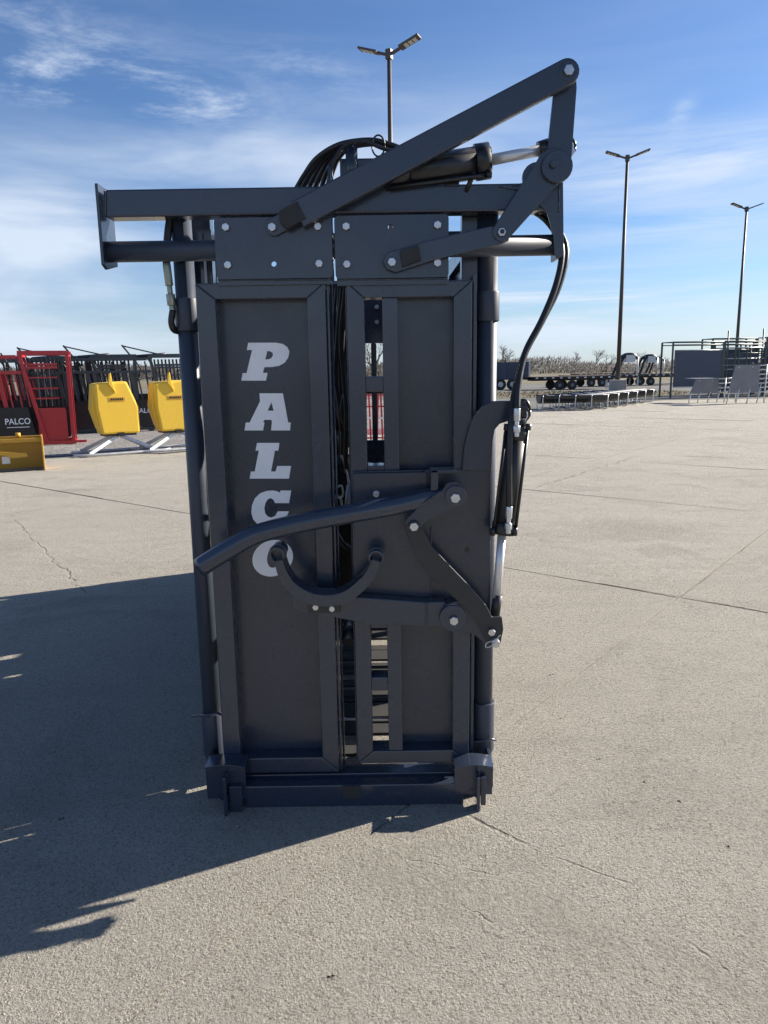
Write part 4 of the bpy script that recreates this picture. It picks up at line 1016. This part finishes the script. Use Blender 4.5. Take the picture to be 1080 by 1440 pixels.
# corral wall / loading chute
p = G(943, 560)
HC = Z(943, 481, p.y)
def corral(label, loc, rz, w=2.3, sheet_=True, h=2.55, rungs=0, nm='corral_panel'):
    t = thing(nm, label, 'corral panel', loc, rz, 'corral panels and alley frames')
    for x in (0, w):
        for y in (0, 1.0):
            b = B(); b.bar((x, y, 0), (x, y, h), .07); b.build('post', 'green_pipe', t)
    b = B()
    for z in (h, h - .14):
        b.tube([(0, 0, z), (w, 0, z)], .028, 6); b.tube([(0, 1, z), (w, 1, z)], .028, 6)
    for k in range(8): b.tube([(k * w / 7, 0, h), (k * w / 7, 1.0, h)], .02, 6)
    b.build('top_rail', 'green_pipe', t)
    if sheet_:
        b = B(); b.box((.10, -.02, .55), (w - .08, .0, h - .42)); s_ = b.build('side_sheet', 'blue_sheet', t)
        b = B(); b.box((.10, -.035, 1.2), (w - .08, -.021, 1.25)); b.build('sheet_fold', 'blue_sheet', s_)
        b = B(); b.tube([(.1, -.02, h - .40), (w - .08, -.02, h - .40)], .025, 6); b.build('mid_rail', 'galv', t)
        b = B(); b.tube([(.1, -.02, .54), (w, -.02, .54)], .025, 6); b.build('mid_rail', 'galv', t)
    for k in range(rungs):
        z = .3 + k * (h - .6) / max(1, rungs - 1)
        b = B(); b.tube([(0, 0, z), (w, 0, z)], .028, 6); b.build('rail', 'green_pipe' if k % 2 else 'galv', t)
        b = B(); b.tube([(0, 1, z), (w, 1, z)], .028, 6); b.build('rail', 'green_pipe', t)
    if rungs:
        b = B(); b.box((.1, .5, .35), (w - .1, .52, h - .55)); b.build('back_sheet', 'blue_sheet', t)
        for k in range(7):
            b = B(); b.bar((w * (k + .5) / 7, -.03, .2), (w * (k + .5) / 7 + (.1 if k % 2 else -.05), -.03, h - .3), .06); b.build('upright', 'green_pipe', t)
    return t
corral('corral frame sheeted in dark blue steel, left end of the corral', (p.x - .02, p.y, 0), R(10), 2.75, True, HC)
corral('open railed alley frame directly right of the blue sheeted frame', (p.x + 2.9, p.y + .8, 0), R(8), 2.2, False, HC, 9)
corral('open railed alley frame with pipe rungs, middle of the railed ones', (p.x + 5.3, p.y + 1.4, 0), R(6), 2.1, False, HC + .05, 11)
corral('open railed alley frame at the right edge, behind the tall grey feeder', (p.x + 7.6, p.y + 1.6, 0), R(4), 2.6, False, HC, 10)
corral('second row alley frame standing behind the gap right of the blue sheeted frame', (p.x + 3.4, p.y + 3.4, 0), R(8), 2.6, False, HC + .25, 9)
corral('second row alley frame behind the railed frames, furthest right', (p.x + 6.6, p.y + 4.0, 0), R(6), 2.8, False, HC + .3, 10)
for (px, py0, lb_) in ((1023, 465, 'short thin pipe post poking above the middle corral frames'), (1072, 462, 'thin pipe post poking above the corral frames at the right edge')):
    Yq = 40.5; b = B(); x = W(px, 500, Yq).x; b.tube([(x, Yq, 0), (x - .02, Yq, Z(px, py0, Yq))], .04, 6)
    tag(b.build('pipe_post', 'pole'), lb_, 'post', 'pipe posts behind the corral')
def stack(label, px0, px1, py0, py1, rails=True, npan=4):
    q = G((px0 + px1) / 2, py1); Y = q.y; xa = W(px0, py1, Y).x; xb = W(px1, py1, Y).x; h = Z((px0 + px1) / 2, py0, Y)
    t = thing('hay_feeder', label, 'feeder', (xa, Y, 0), 0, 'grey sheeted feeders with pipe legs')
    w = xb - xa; zl_ = .42 if h > 1.2 else .38
    b = B(); b.prism([(.0, zl_), (w, zl_), (w * .96, h), (w * .20, h)], 0, .02); s_ = b.build('front_sheet', 'grey_sheet', t, None, .004)
    for fx in (.32, .75):
        b = B(); b.tube([(w * fx, -.005, h - .10), (w * fx, .0, h - .10)], .025, 8); b.build('rivet', 'galv', s_)
    for zz in ((.62, .38) if h > 1.2 else (.5,)):
        b = B(); b.box((w * .08, -.008, h * zz), (w * .97, -.001, h * zz + .02)); b.build('sheet_fold', 'grey_sheet', s_)
    for fx in (.02, .32, .66, .98):
        b = B(); b.tube(spline([(w * fx + .1, .03, h * .5), (w * fx + .02, .0, .3), (w * fx - .06, -.03, .0)], 3), .024, 6); b.build('leg', 'galv', t)
    n = 7 if h > 1.2 else 4
    for k in range(n):
        z = zl_ + .03 + (h - zl_ - .06) * k / (n - 1)
        b = B(); b.tube([(w * .97, .03, z), (w + 1.5, .9, z + .03)], .032, 6); b.build('rail', 'galv', t)
    b = B(); b.box((w * .2, .03, h - .01), (w * .96, 1.2, h)); b.build('top_sheet', 'galv', t)
    for fx in (.3, .9):
        b = B(); b.tube([(w + fx, .4 * fx, 0), (w + fx + .03, .5 * fx, h)], .024, 6); b.build('leg', 'galv', t)
    return t
stack('low grey sheeted feeder on pipe legs, left of the tall grey one', 969, 1010, 532, 566)
stack('tall grey sheeted feeder on pipe legs near the right edge', 1022, 1066, 513, 567)

# ---- trees
def branches(b, p, d, ln, r, depth, rr, tw):
    q = p + d * ln
    (tw if depth <= 1 else b).tube([p, p.lerp(q, .5) + Vector((rr.gauss(0, .03), rr.gauss(0, .03), 0)) * ln, q], [r, r * .85, r * .68], 3 if depth < 3 else 5, False)
    if depth == 0: return
    for k in range(rr.choice((2, 3, 3)) if depth > 1 else 3):
        nd = (d + Vector((rr.gauss(0, .48), rr.gauss(0, .48), rr.gauss(.08, .3)))).normalized()
        branches(b, p.lerp(q, rr.uniform(.6, 1)), nd, ln * rr.uniform(.62, .84), r * .60, depth - 1, rr, tw)
def tree_meshes(seed, h, depth=6):
    rr = random.Random(seed); b = B(); tw = B()
    branches(b, Vector((0, 0, 0)), Vector((rr.gauss(0, .06), rr.gauss(0, .06), 1)).normalized(), h * .24, h * .022, depth, rr, tw)
    return b, tw
protos = []
for s in range(4):
    b, tw = tree_meshes(20 + s, 8.0, 6)
    tr = b.build('trunk', 'bark'); cr_ = tw.build('crown', 'twig')
    col.objects.unlink(tr); col.objects.unlink(cr_); protos.append((tr.data, cr_.data)); bpy.data.objects.remove(tr); bpy.data.objects.remove(cr_)
def tree(px, Y, h, k, label, group='bare winter trees along the far treeline'):
    x = W(px, 520, Y).x; t = thing('bare_tree', label, 'tree', (x, Y, 0), random.uniform(0, 6), group)
    t.scale = (h / 8 * .84,) * 3
    for nm, me in zip(('trunk', 'crown'), protos[k]):
        o = bpy.data.objects.new(nm, me); col.objects.link(o); o.parent = t
    return t
tree(706, 115, 8.5, 0, 'bare spreading tree just right of the big chute post, behind the dump trailer')
tree(530, 60, 7.5, 1, 'bare tree glimpsed through the upper right door slot', 'bare trees behind the big chute')
tree(482, 70, 8.5, 2, 'bare tree glimpsed through the gap between the headgate doors', 'bare trees behind the big chute')
tree(806, 250, 13, 3, 'small bare tree at the left of the far treeline, above the white gooseneck')
tree(836, 250, 14, 1, 'far bare tree above the arched trailer neck, left of the lamp pole')
tree(854, 240, 12, 2, 'far bare tree immediately left of the lamp pole')
tree(900, 260, 11, 0, 'far bare tree between the lamp pole and the corral')
tree(926, 260, 11, 3, 'far bare tree just left of the blue sheeted corral frame')
tree(775, 280, 10, 2, 'lowest far bare tree beyond the flatbeds, nearest the black hose')
# distant brush belt
b = B(); rr = random.Random(9)
for k in range(70000):
    x = rr.uniform(-200, 230); Y = rr.uniform(230, 300)
    hmax = 5.6 + 1.6 * math.sin(x * .045) + 1.2 * math.sin(x * .13 + 1) + .7 * math.sin(x * .37)
    z = hmax * .66 * rr.random() ** .8; l = rr.uniform(.5, 1.6); a = rr.gauss(0, .7); w = rr.uniform(.05, .22)
    dx = math.sin(a) * l; dz = math.cos(a) * l
    b.face([(x - w, Y, z - .6), (x + w, Y + .3, z - .6), (x + dx, Y, z - .6 + dz)])
tag(b.build('brush_belt', 'brush'), 'grey brown leafless brush running along the horizon', 'brush', kind='stuff')
b = B()
for k in range(4000):
    x = rr.uniform(2, 22); y = rr.uniform(38, 52)
    if ((x - 10) / 9) ** 2 + ((y - 45) / 5.5) ** 2 > 1: continue
    h = rr.uniform(.04, .16); a = rr.uniform(0, 3.14)
    b.face([(x - .03 * math.cos(a), y - .03 * math.sin(a), .02), (x + .03 * math.cos(a), y + .03 * math.sin(a), .02), (x + rr.gauss(0, .04), y, h)])
tag(b.build('grass', 'field'), 'tufts of short dry grass on the verge before the trailers', 'grass', kind='stuff')
